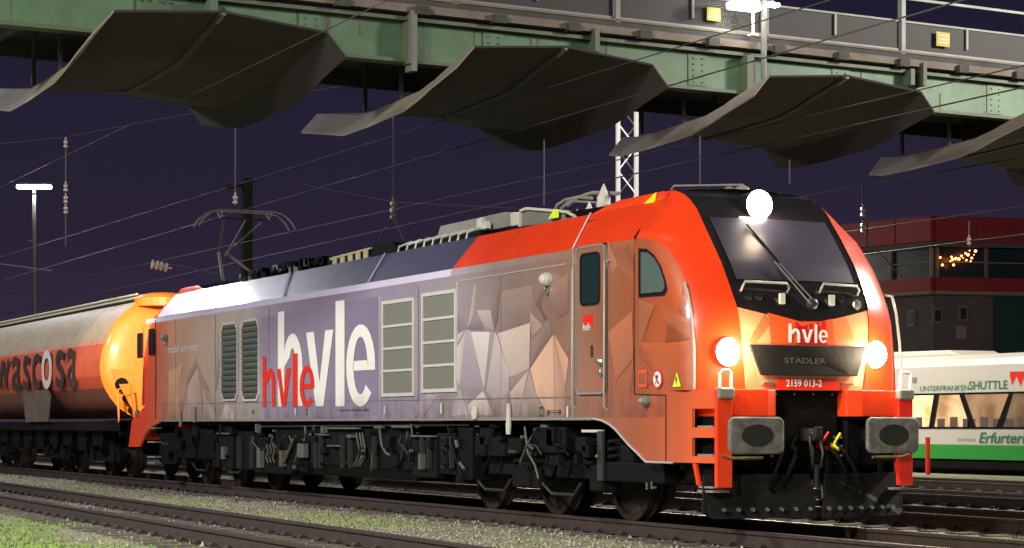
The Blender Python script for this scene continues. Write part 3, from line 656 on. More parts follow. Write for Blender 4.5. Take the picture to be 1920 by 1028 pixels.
# --- lower front: side skirt with steps, buffer beam, buffers, plough
for sg in (-1, 1):
    Y = lambda y: sg * y
    # skirt between steps and nose: outer ladder box with openings
    def bx(n, m, x0, x1, y0, y1, z0, z1, bev=0.):
        b = MB(); b.box(x0, x1, min(Y(y0), Y(y1)), max(Y(y0), Y(y1)), z0, z1); return b.build(n, m, loco, bevel=bev)
    tp = lambda x: 1.412 - (x - 2.05) * .175
    def pn(x0, x1, z0, z1):
        MB().prism([(x0, Y(tp(x0))), (x1, Y(tp(x1))), (x1, Y(tp(x1) - .035)), (x0, Y(tp(x0) - .035))], 2, z0, z1).build('step_panel', M['liv'], loco)
    pn(2.05, 2.44, .745, 1.54); pn(2.44, 2.80, 1.335, 1.54); pn(2.44, 2.80, 1.02, 1.13); pn(2.44, 2.80, .745, .82)
    for z in (1.14, .83, .44): bx('step_tread', M['grey'], 2.46, 2.78, 1.08, 1.29, z-.012, z+.012)
    bx('step_recess', M['black'], 2.30, 2.80, 1.02, 1.06, .75, 1.4)
    bx('front_leg', M['orange'] if sg < 0 else M['red'], 2.80, 2.86, 1.09, 1.285, .48, 1.545, .012)
    MB().slab([(2.42, Y(1.33), .74), (2.48, Y(1.33), .74), (2.54, Y(1.31), .50), (2.48, Y(1.31), .50)], (0, -sg*.03, 0)).build('step_hanger', M['orange'], loco)
    bx('step_hanger', M['grey'], 2.50, 2.80, 1.25, 1.30, .475, .495)
    # beam box with a bevelled inner end
    b = MB(); b.prism([(2.30, Y(1.20)), (2.80, Y(1.20)), (2.83, Y(.62)), (2.74, Y(.46)), (2.30, Y(.46))], 2, 1.25, 1.545)
    b.build('buffer_beam', M['orange'], loco, bevel=.012)
    # marker lamp bracket on the beam
    p = (2.80, Y(1.16), 1.50)
    br = bx('lamp_bracket', M['grey'], 2.80, 2.90, 1.08, 1.28, 1.44, 1.56, .02)
    o = MB().tube([(2.86, Y(1.11), 1.55), (2.86, Y(1.11), 1.72), (2.86, Y(1.14), 1.745), (2.86, Y(1.22), 1.745), (2.86, Y(1.25), 1.72), (2.86, Y(1.25), 1.55)], .018, 8).build('bracket_loop', M['whiteb'], loco)
    # buffer
    bc = (0, Y(.89), 1.045)
    bf = MB(); bf.lathe((2.2, Y(.89), 1.045), (1, 0, 0), [(0, .20), (.25, .20), (.27, .15), (.50, .15), (.52, .125), (.80, .125)], 20); bf = bf.build('buffer', M['black'], loco)
    pr = [(Y(.89) + a, 1.045 + c) for a, c in rrect(-.345, .345, -.20, .20, .075, 5)]
    MB().prism(pr, 0, 2.98, 3.045).build('buffer_plate', M['buffer'], bf, bevel=.02)
    el_ = [(Y(.89) + .20*math.cos(a*math.pi/12), 1.045 + .12*math.sin(a*math.pi/12)) for a in range(24)]
    MB().prism(el_, 0, 3.0455, 3.049).build('grease_patch', M['grease'], bf)
    MB().tube([(2.86, Y(1.22), .83), (2.88, Y(1.12), .80), (2.88, Y(.72), .80)], .016, 8).build('shunter_handle', mat('dirty_yellow', (.22, .19, .04), .6, noise=.7, nscale=12), loco)
    bx('buffer_housing', M['black'], 2.0, 2.62, .55, 1.18, .55, 1.26, .02)
    # long curved handrail beside the nose
    MB().tube([(2.18, Y(1.36), 2.66), (2.28, Y(1.42), 2.64), (2.34, Y(1.43), 2.45), (2.41, Y(1.43), 2.1), (2.45, Y(1.42), 1.75), (2.47, Y(1.38), 1.545)] if sg > 0 else [contour(z, tb(z)) + Vector((.02, -.022, 0)) for z in (2.72, 2.6, 2.4, 2.2, 2.0, 1.8, 1.6, 1.55)], .017, 8).build('handrail', M['rail_metal'], loco)
    # plough blade
    b = MB(); b.slab([(2.62, Y(1.30), .62), (2.86, Y(.10), .62), (2.92, Y(.04), .14), (2.70, Y(1.22), .14), (2.62, Y(1.32), .2)], (-.03, 0, 0)); pl = b.build('plough_blade', mat('plough_grime', (.012, .011, .0105), .65, spec=.2, noise=.75, nscale=5, bump=.3), loco, bevel=.005)
    for k in range(7):
        y = .12 + k * .165; x = 2.93 - (y-.04) * .19
        MB().lathe((x - .02, Y(y), .24), (1, 0, 0), [(0, .025), (.03, .022), (.035, 0)], 8).build('bolt', M['steel'], pl)
    for k in range(3):
        y = .3 + .35 * k; MB().box(2.50, 2.66, Y(y)-.03, Y(y)+.03, .25, .95).build('plough_stay', M['black'], pl)
b = MB(); b.box(2.3, 2.58, -.46, .46, .55, 1.545); b.build('coupling_plate', M['blackb'], loco, bevel=.01)
b = MB(); b.box(2.40, 2.62, -1.2, 1.2, .60, .72); b.build('lower_crossbeam', M['black'], loco, bevel=.01)
# draw hook and screw coupling
b = MB(); b.prism([(2.58, .98), (2.84, .98), (2.90, 1.04), (2.90, 1.14), (2.85, 1.14), (2.84, 1.07), (2.78, 1.07), (2.76, 1.12), (2.58, 1.12)], 1, -.045, .045); hk = b.build('draw_hook', M['grease'], loco, bevel=.01)
b = MB(); b.tube([(2.80, -.06, 1.03), (2.86, -.07, .85), (2.84, -.06, .70), (2.84, .06, .70), (2.86, .07, .85), (2.80, .06, 1.03)], .02, 8); b.build('coupling_shackle', M['grease'], hk)
MB().tube([(2.84, 0, .72), (2.84, 0, .48)], .03, 8).build('coupling_screw', M['grease'], hk)
MB().tube([(2.84, -.07, .50), (2.86, -.07, .36), (2.85, 0, .30), (2.86, .07, .36), (2.84, .07, .50)], .02, 8).build('coupling_shackle', M['grease'], hk)
# brake hoses with red and yellow cocks
for y, m, x in ((-.30, 'redl', 0), (-.18, 'yellow', 0), (.30, 'redl', .02), (.47, 'yellow', 0), (.62, 'redl', 0)):
    pass
for y0, y1, zt, zlow, m in ((.18, .42, .93, .42, 'redl'), (.34, .56, .92, .38, 'yellow'), (-.22, -.42, .90, .46, 'black'), (-.40, -.60, .90, .44, 'black')):
    pts = [(2.60, y0, zt), (2.74, y0, zt + .02)] + [(2.80 + .07*math.sin(math.pi*k/10), y0 + (y1-y0)*math.sin(math.pi*k/20), zt - (zt-zlow)*k/10) for k in range(1, 10)] + [(2.78, y0 + (y1 - y0) * .6, zlow - .02), (2.72, y0, zlow)]
    h = MB().tube(pts, .021, 8).build('brake_hose', M['black'], loco)
    MB().tube([(2.60, y0, zt), (2.72, y0, zt+.01), (2.77, y0+.02, zt-.03)], .032, 8).build('hose_cock', M[m], h)
    MB().tube([(2.71, y0-.02, zt+.03), (2.74, y0+.05, zt+.15)], .016, 6).build('cock_lever', M[m], h)
    MB().tube([(2.70, y0, zlow-.01), (2.80, y0+.05, zlow)], .03, 8).build('hose_end', M[m], h)
for y in (-.42, .42, .5):
    for k in range(4):
        MB().lathe((2.58, y, .72 + .1*k), (1, 0, 0), [(0, .018), (.02, .016), (.025, 0)], 8).build('bolt', M['steel'], loco)
for y in (-.36, -.12, .13, .38): MB().lathe((2.58, y, 1.50), (1, 0, 0), [(0, .014), (.015, .012), (.02, 0)], 8).build('bolt', M['steel'], loco)
for y in (-.52, .52):
    MB().box(2.64, 2.70, y-.075, y+.075, 1.60, 1.625).build('nose_step', M['steel'], loco)

# --- nose details: lamps, rails, wipers
LAMPS = [(face_pt(1.955, -1).x - .02, -.985, 1.955), (face_pt(1.955, 1).x - .02, .95, 1.955)]
lens = mat('headlight_lens', (1, 1, 1), .2, emit=(1, .93, .78), es=60)
for x, y, z in LAMPS:
    hd = MB().lathe((x - .08, y, z), (1, 0, 0), [(0, .15), (.07, .165), (.085, .16), (.08, .15)], 28).build('headlight', M['orange'], loco)
    MB().lathe((x - .01, y, z), (1, 0, 0), [(0, .155), (.02, .15), (.045, .10), (.055, 0)], 28).build('lamp_lens', lens, hd)
    lamp('headlight_beam', (x + .25, y, z), 260, (1, .85, .62), .12, (x + 14, y * 1.5, .2), 85, .6).data.use_shadow = True
    lamp('headlight_spill', (x + .26, y, z), 55, (1, .80, .52), .10).data.specular_factor = 0
tl = (face_pt(3.70, 0).x + .19, -.13, 3.665)
hd = MB().lathe((tl[0] - .10, tl[1], tl[2]), (1, 0, .0), [(-.15, .15), (.08, .17), (.10, .17), (.095, .16)], 28).build('headlight', M['mask'], loco)
MB().lathe((tl[0] - .0, tl[1], tl[2]), (1, 0, 0), [(0, .165), (.02, .16), (.045, .11), (.055, 0)], 28).build('lamp_lens', lens, hd)
lamp('headlight_beam', (tl[0] + .28, tl[1], tl[2]), 260, (1, .85, .62), .14, (tl[0] + 14, 0, .5), 80, .6)
lamp('headlight_spill', (tl[0] + .34, tl[1], tl[2]), 24, (1, .80, .55), .12).data.specular_factor = 0
for s0, s1 in ((-.86, -.22), (.27, .88)):
    a = face_pt(2.735, s0); c = face_pt(2.725, s1); a.x += .02; c.x += .02; f_ = Vector((.07, 0, 0))
    lo = Vector((.02, 0, -.12))
    MB().tube([a + lo, a + lo*.4 + f_, a + f_ + Vector((0, .03, 0)), c + f_ - Vector((0, .03, 0)), c + lo*.4 + f_, c + lo], .014, 8).build('nose_handrail', M['rail_metal'], loco)
for s in (-.80, -.66, -.35, .40, .56):
    p = face_pt(2.57 if abs(s) > .5 else 2.55, s)
    if s in (-.35, .40): MB().box(p.x + .01, p.x + .05, p.y - .035, p.y + .035, p.z - .06, p.z + .06).build('nose_socket', M['lgrey'], loco, bevel=.008)
    else: MB().lathe((p.x, p.y, p.z), (1, 0, 0), [(0, .045), (.03, .045), (.04, .02), (.04, 0)], 12).build('nose_socket', M['mask'], loco)
p = face_pt(2.48, .82); MB().lathe((p.x, p.y, p.z + .03), (1, .1, 0), [(0, .06), (.02, .05), (.03, 0)], 16).build('tail_lamp', M['steel'], loco)
wp0 = face_pt(2.50, .08) + Vector((.06, 0, 0))
for (sa, za), (sb_, zb_) in (((.02, 2.50), (-.30, 2.98)), ((.10, 2.52), (-.24, 2.96))):
    MB().tube([face_pt(za, sa) + Vector((.07, 0, 0)), face_pt(zb_, sb_) + Vector((.07, 0, 0))], .009, 6).build('wiper_arm', M['dgrey0'], loco)
MB().bar(face_pt(2.80, -.10) + Vector((.045, 0, 0)), face_pt(3.42, -.42) + Vector((.045, 0, 0)), .02, .02).build('wiper_blade', M['black'], loco)
MB().lathe(wp0 - Vector((.05, 0, 0)), (1, 0, 0), [(0, .07), (.05, .06), (.07, .03), (.07, 0)], 12).build('wiper_motor', M['grease'], loco)

# --- bogies and running gear
def spring(b, x, y, z0, z1, r, turns=5, w=.022):
    n = turns * 12
    b.tube([(x + r*math.cos(2*math.pi*k/12), y + r*math.sin(2*math.pi*k/12), z0 + (z1 - z0) * k / n) for k in range(n + 1)], w, 6)
def make_bogie(x0, dirn):
    ax = [x0 + dirn * 1.975 * k for k in range(3)]
    f = MB(); xa, xb_ = min(ax) - .75, max(ax) + .75
    for sg in (-1, 1):
        pts = [(xa, .62), (xa + .2, .50), (ax[0 if dirn > 0 else 2] + .0, .72)]
        f.prism([(xa, .60), (xa + .15, .50), (xb_ - .15, .50), (xb_, .60), (xb_, .80), (xb_ - .2, .92), (xa + .2, .92), (xa, .80)], 1, sg * .98, sg * 1.14)
    f.box(xa + .3, xb_ - .3, -.98, .98, .55, .80)
    fr = f.build('bogie', M['black'], loco, bevel=.015)
    for x in ax:
        for sg in (-1, 1):
            wb = MB(); prof = [(-.02, .30), (-.02, .50), (.0, .535), (.135, .53), (.135, .46), (.10, .44), (.08, .18), (.15, .16), (.15, .0)]
            wb.lathe((x, sg * .62, .53), (0, sg, 0), [(0, .56)] + [(.03, .56), (.035, .535), (.135, .53), (.137, .46), (.10, .44), (.085, .18), (.17, .15), (.17, 0)], 36)
            wb.build('wheel', M['wheel'], fr)
            MB().box(x - .17, x + .17, min(sg*.96, sg*1.24), max(sg*.96, sg*1.24), .36, .68).build('axle_box', M['blackb'], fr, bevel=.03)
            for dx in (-.30, .30):
                s = MB(); spring(s, x + dx, sg * 1.10, .62, .98, .105, 4, .026); s.build('coil_spring', M['blackb'], fr)
    for sg in (-1, 1):
        for k in range(2):
            xm = (ax[k] + ax[k+1]) / 2
            s = MB(); s.tube([(xm - .1, sg*1.25, .50), (xm + .12, sg*1.27, .85), (xm + .14, sg*1.27, 1.12)], [.035, .05, .05], 8); s.build('damper', M['blackb'], fr)
            MB().box(xm - .22, xm + .16, min(sg*1.12, sg*1.3), max(sg*1.12, sg*1.3), .88, 1.12).build('brake_unit', M['blackb'], fr, bevel=.02)
            MB().tube([(xm - .5, sg*1.2, .42), (xm - .2, sg*1.22, .30), (xm + .4, sg*1.22, .30), (xm + .55, sg*1.2, .45)], .022, 6).build('brake_pipe', M['grease'], fr)
    return fr
bog1 = make_bogie(0, -1); bog2 = make_bogie(-12.99, -1)
# curved guard and pale bracket beside the first axle
M['dgr'] = mat('grey_bracket', (.025, .025, .025), .6, noise=.3)
def ubox(u0, u1, v0, v1, m, name='equipment_box', y0=1.0, y1=1.30, bev=.02):
    x0, x1 = S(u0, 850, -y1).x, S(u1, 850, -y1).x; um = (u0+u1)/2
    z1, z0 = S(um, v0, -y1).z, S(um, v1, -y1).z
    return MB().box(x0, x1, -y1, -y0, z0, z1).build(name, M[m], loco, bevel=bev)
ubox(1119, 1129, 808, 902, 'dgr', 'side_bracket', 1.22, 1.26, .004); ubox(1090, 1128, 806, 811, 'lgrey', 'side_bracket', 1.22, 1.26, .002); ubox(1094, 1118, 853, 857, 'lgrey', 'side_bracket', 1.22, 1.26, .002)
ubox(890, 908, 818, 856, 'blackb'); ubox(914, 946, 820, 856, 'blackb'); ubox(950, 976, 822, 848, 'blackb', y1=1.28); ubox(1000, 1060, 800, 850, 'black'); ubox(1130, 1245, 868, 905, 'black', y1=1.22)
ubox(918, 927, 790, 802, 'dgr', 'bracket', 1.2, 1.3, .003); ubox(1013, 1024, 789, 801, 'grey', 'bracket', 1.2, 1.3, .003)
ubox(952, 966, 844, 850, 'dgr', 'bracket', 1.2, 1.31, .003); ubox(960, 1010, 880, 915, 'blackb', y1=1.2)
for u0, u1, v0, v1, m in ((582, 668, 803, 873, 'blackb'), (581, 612, 814, 872, 'blackb'), (404, 436, 813, 878, 'blackb'), (436, 474, 809, 880, 'black'), (476, 545, 820, 888, 'black'), (548, 576, 826, 884, 'black'),
                         (672, 735, 800, 880, 'black'), (772, 818, 818, 896, 'blackb'), (818, 855, 812, 890, 'black'), (738, 770, 822, 882, 'black'), (330, 400, 805, 860, 'black'), (298, 330, 812, 870, 'black'), (857, 885, 800, 900, 'black')):
    ubox(u0, u1, v0, v1, m, y1=1.26 + random.random() * .08)
# fuel tank between the bogies
b = MB(); b.prism([(-1.15, .34), (-1.25, .5), (-1.25, 1.2), (1.25, 1.2), (1.25, .5), (1.15, .34)], 0, -11.6, -5.6); b.build('fuel_tank', M['black'], loco, bevel=.03)
MB().box(-17.2, 1.6, -.92, .92, .56, 1.2).build('underframe_core', M['black'], loco)
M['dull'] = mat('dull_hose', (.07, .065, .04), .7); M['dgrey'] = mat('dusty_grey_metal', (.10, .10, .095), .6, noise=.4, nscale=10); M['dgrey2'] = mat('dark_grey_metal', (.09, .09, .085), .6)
# highlights on upper edges put in as pale strips; plates, pipes
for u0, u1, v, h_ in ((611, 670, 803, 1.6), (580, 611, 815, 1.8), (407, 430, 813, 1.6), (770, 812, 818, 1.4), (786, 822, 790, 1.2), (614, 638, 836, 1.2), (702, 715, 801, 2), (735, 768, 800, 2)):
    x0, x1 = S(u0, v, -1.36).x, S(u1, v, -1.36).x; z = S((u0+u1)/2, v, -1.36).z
    MB().box(x0, x1, -1.37, -1.30, z - .012 * h_/1.4, z + .012 * h_/1.4).build('edge_highlight', M['dgrey'], loco)
for u0, u1, v0, v1, m in ((481, 487, 840, 877, 'dgrey'), (414, 419, 838, 861, 'dgrey2'), (557, 569, 832, 858, 'dgrey2'), (784, 788, 851, 880, 'dgrey'), (478, 481, 795, 810, 'dgrey'), (601, 605, 800, 812, 'dgrey2'), (650, 657, 815, 821, 'dgrey2'), (523, 528, 845, 875, 'dull')):
    ubox(u0, u1, v0, v1, m, 'label_plate', 1.30, 1.385, .003)
def pipe(pts, r, m, y=-1.34, name='pipe'):
    MB().tube([S(u, v, y) for u, v in pts], r, 6).build(name, M[m], loco)
pipe([(712, 798), (713, 815), (716, 835), (724, 850), (738, 856)], .02, 'dgrey'); pipe([(771, 795), (773, 812), (772, 818)], .014, 'dgrey')
pipe([(553, 818), (545, 838), (536, 860), (531, 870)], .03, 'dull'); pipe([(543, 818), (548, 830)], .018, 'dull'); pipe([(536, 851), (541, 846)], .03, 'dull')
pipe([(572, 799), (573, 812), (570, 826)], .02, 'dgrey2'); pipe([(590, 798), (588, 806)], .02, 'dgrey2')
for u in (500, 506, 512): pipe([(u, 834), (u + 3, 846), (u - 1, 858), (u + 3, 868)], .016, 'dull')
for u in (668, 674, 679): pipe([(u, 812), (u + 5, 840), (u + 2, 860), (u - 4, 874)], .014, 'dgrey2')
pipe([(840, 800), (848, 830), (855, 860), (868, 895)], .022, 'black'); pipe([(984, 800), (990, 850), (1003, 872), (1010, 898)], .016, 'dgrey2')
pipe([(855, 826), (858, 840)], .03, 'dgrey'); pipe([(862, 868), (871, 880)], .025, 'dgrey'); pipe([(990, 832), (1000, 842), (994, 852)], .03, 'dull')
pipe([(1213, 905), (1213, 918)], .018, 'dgrey', -1.25); pipe([(1222, 903), (1222, 916), (1229, 914)], .016, 'dgrey', -1.25)
pipe([(300, 795), (1100, 793)], .02, 'blackb', -1.30); pipe([(480, 800), (880, 797)], .016, 'grease', -1.32)
rnd = random.Random(3)
for k in range(46):
    u = rnd.uniform(300, 1110); v = rnd.uniform(798, 880); r_ = rnd.uniform(.012, .028)
    MB().lathe(S(u, v, -1.33), (0, -1, 0), [(0, r_), (.05, r_), (.06, 0)], 8).build('fitting', M[rnd.choice(['dgrey2', 'blackb', 'grease', 'dgrey', 'blackb'])], loco)
for u in (283, 284, 285, 286):
    pass
for v in (803, 829, 857, 868): ubox(276, 290, v - 1.5, v + 1.5, 'grey', 'step_tread', 1.25, 1.4, .002)
for u in (447, 470, 590, 600, 640, 655, 790, 803, 830, 845, 700):
    x = S(u, 850, -1.35).x; z0, z1 = S(u, 878, -1.35).z, S(u, 818, -1.35).z
    MB().box(x - .012, x + .012, -1.365, -1.30, z0, z1).build('box_rib', M['dgr'], loco)
for k in range(34):
    u = rnd.uniform(310, 1100); v = rnd.uniform(805, 870); w_ = rnd.uniform(.03, .14); h_ = rnd.uniform(.02, .09); p = S(u, v, -1.36)
    MB().box(p.x - w_, p.x + w_, -1.37, -1.28, p.z - h_, p.z + h_).build('small_box', M[rnd.choice(['blackb', 'black', 'blackb'])], loco, bevel=.006)
for k in range(12):
    u = rnd.uniform(320, 1080); v = rnd.uniform(800, 830); p = S(u, v, -1.33); q = p + Vector((rnd.uniform(-.5, .5), 0, -rnd.uniform(.2, .5)))
    MB().tube([p, p + Vector((0, -.03, -.1)), (p + q)/2 + Vector((.05, -.03, 0)), q], rnd.uniform(.01, .02), 6).build('hose', M[rnd.choice(['black', 'dgr', 'dull'])], loco)
# rear end: beam, plough, buffers facing the wagon
MB().box(-19.75, -19.3, -1.2, 1.2, .85, 1.54).build('buffer_beam', M['rearliv'], loco, bevel=.01)
for y in (-.89, .89):
    MB().lathe((-19.3, y, 1.045), (-1, 0, 0), [(0, .2), (.3, .18), (.32, .12), (.62, .12), (.63, .26), (.68, .26)], 16).build('buffer', M['black'], loco)

# --- roof equipment
def rbox(u0, u1, v0, v1, m, name, y0=-.85, y1=-.35, bev=.01):
    x0, x1 = S(u0, v1, y0).x, S(u1, v1, y0).x; um = (u0 + u1) / 2
    return MB().box(x0, x1, y0, y1, 3.70, S(um, v0, y0).z).build(name, M[m], loco, bevel=bev)
def rprism(pts, m, name, y0=-.85, y1=-.4, bev=.006):
    return MB().prism([(S(u, v, y0).x, S(u, v, y0).z) for u, v in pts], 1, y0, y1).build(name, M[m], loco, bevel=bev)
rv = rprism([(614, 502), (614, 484), (690, 466), (692, 486)], 'blackb', 'resistor_box')
for k in range(5):
    u = 623 + k * 14.5; v = 488 - k * 3.6
    rprism([(u, v + 11), (u, v - 6), (u + 8, v - 8), (u + 8, v + 9)], 'cream', 'vent_slat', -.88, -.86, 0)
rprism([(618, 484), (694, 464), (694, 467), (618, 488)], 'cream', 'vent_top', -.89, -.84, 0)
rprism([(694, 492), (694, 466), (706, 456), (735, 454), (742, 462), (742, 484)], 'black', 'roof_unit')
for k in range(9):
    u = 745 + k * 16; v = 473 - k * 3.2
    a = S(u, v + 4, -.95); MB().tube([a, a + Vector((.0, .03, .11)), a + Vector((0, .22, .19)), a + Vector((0, .5, .2))], .02, 6).build('roof_rib', M['lgrey'], loco)
rprism([(742, 482), (742, 462), (815, 444), (900, 432), (905, 444)], 'blackb', 'exhaust_unit', -.7, .3)
rprism([(820, 442), (826, 424), (945, 398), (965, 400), (968, 422), (830, 448)], 'grey', 'cooler_housing', -.6, .4)
rprism([(893, 432), (894, 412), (901, 408), (906, 420), (912, 414), (913, 428)], 'lgrey', 'roof_bracket', -.72, -.66, 0)
rprism([(958, 424), (957, 400), (963, 398), (976, 400), (978, 420)], 'lgrey', 'roof_bracket', -.72, -.66, 0)
fp = [(974, 425), (976, 396), (988, 391), (1063, 397), (1080, 406), (1076, 411)]
fo = MB().slab([S(u, v, -.78) for u, v in fp], (0, .03, 0)).build('roof_screen', mesh, loco)
for a, c in zip(fp[:-1], fp[1:-1] + fp[-1:]):
    MB().bar(S(*a, -.80), S(*c, -.80), .035).build('screen_frame', M['lgrey'], fo)
MB().slab([S(1029, 411, -.83), S(1048, 408, -.83), S(1048, 394, -.83), S(1040, 392, -.83)], (0, -.01, 0)).build('warning_triangle', M['yg'], loco)
for pts, r_ in (([(1038, 398), (1046, 384), (1060, 375), (1085, 370), (1110, 372)], .022), ([(1052, 392), (1064, 380), (1080, 375)], .02), ([(1065, 386), (1080, 372), (1110, 362), (1160, 363)], .026), ([(1048, 396), (1062, 384), (1075, 378), (1120, 380)], .014)):
    MB().tube([S(u, v, -.5) for u, v in pts], r_, 8).build('roof_cable', M['grey'], loco)
for u, v0, s_ in ((1132, 392, 1.0), (1105, 390, .6), (1082, 394, .45), (1066, 398, .4)):
    p = S(u, v0, -.62); pr = [(0, .13)]
    for k in range(4): pr += [(.05 + .07*k, .13 - .015*k), (.075 + .07*k, .085)]
    pr += [(.34, .05), (.40, .03), (.46, .0)]
    MB().lathe((p.x, p.y, 3.72), (0, 0, 1), [(a * s_, r * s_) for a, r in pr], 16).build('roof_insulator', M['lgrey'], loco)
rprism([(1060, 408), (1060, 398), (1150, 384), (1160, 396)], 'black', 'switch_base', -.8, .4)
for k in range(40):
    u = rnd.uniform(455, 620); v = 521 - (u - 455) * .205 + rnd.uniform(-9, 3); p = S(u, v, -.75)
    sx_ = rnd.uniform(.03, .14); MB().box(p.x - sx_, p.x + sx_, -.8, -.6 + rnd.random()*.2, p.z - .07, p.z + rnd.uniform(.01, .05)).build('roof_fitting', M[rnd.choice(['blackb', 'black', 'grease', 'grey'])], loco)
MB().tube([(-18.0, -.72, 3.79), (-14.5, -.72, 3.79)], .02, 6).build('roof_pipe', M['steel'], loco)
b = MB(); b.box(-19, -9, -.7, .7, 3.72, 3.80); b.build('roof_platform', M['black'], loco)
# front roof aerials
for x in (.5, .9, 1.1): MB().lathe((x, -.2 + .3*x, 3.92), (0, 0, 1), [(0, .09), (.03, .08), (.06, .03), (.08, 0)], 10).build('roof_aerial', M['grey'], loco)
MB().tube([(.6, -.55, 3.93), (.62, -.52, 3.99), (1.0, .2, 4.0), (1.02, .25, 3.95)], .014, 6).build('roof_handrail', M['grey'], loco)

# --- raised rear pantograph
M['pan'] = mat('pantograph_dark', (.05, .047, .045), .5, metal=.3); M['pan2'] = mat('pantograph_rod', (.22, .21, .2), .45, metal=.3)
pan = MB().box(-18.4, -16.6, -.55, .55, 3.86, 3.93).build('pantograph', M['blackb'], loco)
PXc = -16.95; zt = 5.32
for y in (-.45, .45):
    for x in (-18.2, -16.8):
        MB().lathe((x, y, 3.78), (0, 0, 1), [(0, .07), (.03, .09), (.05, .05), (.08, .09), (.1, .05), (.12, .06), (.12, 0)], 10).build('base_insulator', M['insul'], pan)
for y0, y1 in ((-.42, -.08), (.42, .08)): MB().tube([(-17.0, y0, 3.95), (-18.35, y1, 4.62)], .03, 8).build('lower_arm', M['pan'], pan)
for y0, y1 in ((-.08, -.42), (.08, .42)): MB().tube([(-18.35, y0, 4.62), (PXc, y1, zt - .14)], .018, 8).build('upper_arm', M['pan'], pan)
MB().tube([(-18.25, .02, 4.55), (PXc, .02, zt - .16)], .012, 6).build('guide_rod', M['pan2'], pan)
MB().tube([(PXc, -.45, zt - .14), (PXc, .45, zt - .14)], .018, 8).build('head_tube', M['blackb'], pan)
for dx in (-.17, .17):
    MB().tube([(PXc + dx, -.975, zt - .32), (PXc + dx, -.88, zt - .17), (PXc + dx, -.72, zt - .04), (PXc + dx, -.55, zt), (PXc + dx, .55, zt), (PXc + dx, .72, zt - .04), (PXc + dx, .88, zt - .17), (PXc + dx, .975, zt - .32)], .022, 8).build('contact_strip', M['pan'], pan)
for y in (-.5, .5): MB().tube([(PXc - .17, y, zt - .02), (PXc, y, zt - .14), (PXc + .17, y, zt - .02)], .014, 6).build('head_spring', M['pan2'], pan)

# =================================================================== TANK WAGON
WX = -22.5
wagon = tag(empty('tank_wagon', (-30, 0, 0)), 'orange hopper tank wagon with pale top and dark lettering coupled behind the locomotive', 'tank wagon')
prof = [(-.62, 1.30), (-1.02, 1.55), (-1.30, 1.95), (-1.40, 2.30), (-1.38, 2.65), (-1.27, 3.02), (-1.04, 3.42), (-.72, 3.72), (-.35, 3.90), (0, 3.95)]
def smoothp(p, n=4):
    o = []
    for i in range(len(p) - 1):
        p0 = p[max(0, i-1)]; p1 = p[i]; p2 = p[i+1]; p3 = p[min(len(p)-1, i+2)]
        for k in range(n):
            t = k / n
            o.append(tuple(.5 * (2*p1[j] + (p2[j]-p0[j])*t + (2*p0[j]-5*p1[j]+4*p2[j]-p3[j])*t*t + (3*p1[j]-p0[j]-3*p2[j]+p3[j])*t**3) for j in (0, 1)))
    return o + [p[-1]]
pr = smoothp(prof); full = pr + [(-y, z) for y, z in pr[::-1][1:]]
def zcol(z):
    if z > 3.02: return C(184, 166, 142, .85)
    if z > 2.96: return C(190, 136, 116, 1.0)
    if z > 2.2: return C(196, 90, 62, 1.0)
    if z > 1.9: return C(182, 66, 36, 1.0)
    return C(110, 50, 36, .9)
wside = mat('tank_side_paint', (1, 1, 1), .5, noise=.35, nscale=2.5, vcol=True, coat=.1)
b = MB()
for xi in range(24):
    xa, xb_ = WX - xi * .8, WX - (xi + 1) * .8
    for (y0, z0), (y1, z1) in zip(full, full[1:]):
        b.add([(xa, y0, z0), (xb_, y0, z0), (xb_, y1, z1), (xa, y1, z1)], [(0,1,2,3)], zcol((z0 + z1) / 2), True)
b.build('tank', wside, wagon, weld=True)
# orange end, slightly domed, with bracket panel
rows = []
for k, (dx, sc) in enumerate(((0, 1.004), (.06, .985), (.12, .93), (.20, .72), (.24, .4), (.25, 0.001))):
    rows.append([(WX + dx + .001, y * sc, 2.5 + (z - 2.5) * sc) for y, z in full])
b = MB(); b.grid(rows); we = b.build('tank_end', M['wagonorange'], wagon)
for a, c in zip(pr[::2], pr[2::2]): 
    MB().bar((WX + .02, a[0]*1.01, a[1]), (WX + .02, c[0]*1.01, c[1]), .05).build('end_rim', M['wagonorange'], wagon)
# end supports with holes
for sg in (-1, 1):
    b = MB(); b.slab([(WX + .30, sg*1.30, 2.35), (WX + .30, sg*.55, 2.35), (WX + .38, sg*.30, 1.35), (WX + .38, sg*.75, 1.35)], (.05, 0, 0)); e = b.build('end_gusset', M['wagonorange'], wagon, bevel=.01)
    for y, z, r_ in ((1.05, 2.02, .15), (.93, 1.72, .11), (.84, 1.46, .08)):
        MB().lathe((WX + .34, sg * y, z), (1, 0, 0), [(0, r_), (.035, r_), (.036, 0)], 18).build('gusset_hole', M['black'], e)
    MB().tube([(WX + .9, sg*1.25, 1.1), (WX + .9, sg*1.28, 1.9), (WX + .9, sg*1.0, 2.0), (WX + .9, sg*.9, 1.1)], .025, 8).build('end_handrail', M['wagonorange'], wagon)
    MB().tube([(WX + .55, sg*.35, 1.2), (WX + .50, sg*.35, 2.2)], .045, 8).build('end_pipe', M['wagonorange'], wagon)
    for x in (WX + 1.2, ): 
        MB().lathe((x + .02, sg*.89, 1.03), (1, 0, 0), [(0, .2), (.2, .16), (.22, .12), (.38, .12), (.39, .24), (.43, .24)], 16).build('buffer', M['black'], wagon)
MB().box(WX - 19.5, WX + 1.2, -.5, .5, .98, 1.22).build('underframe', M['black'], wagon)
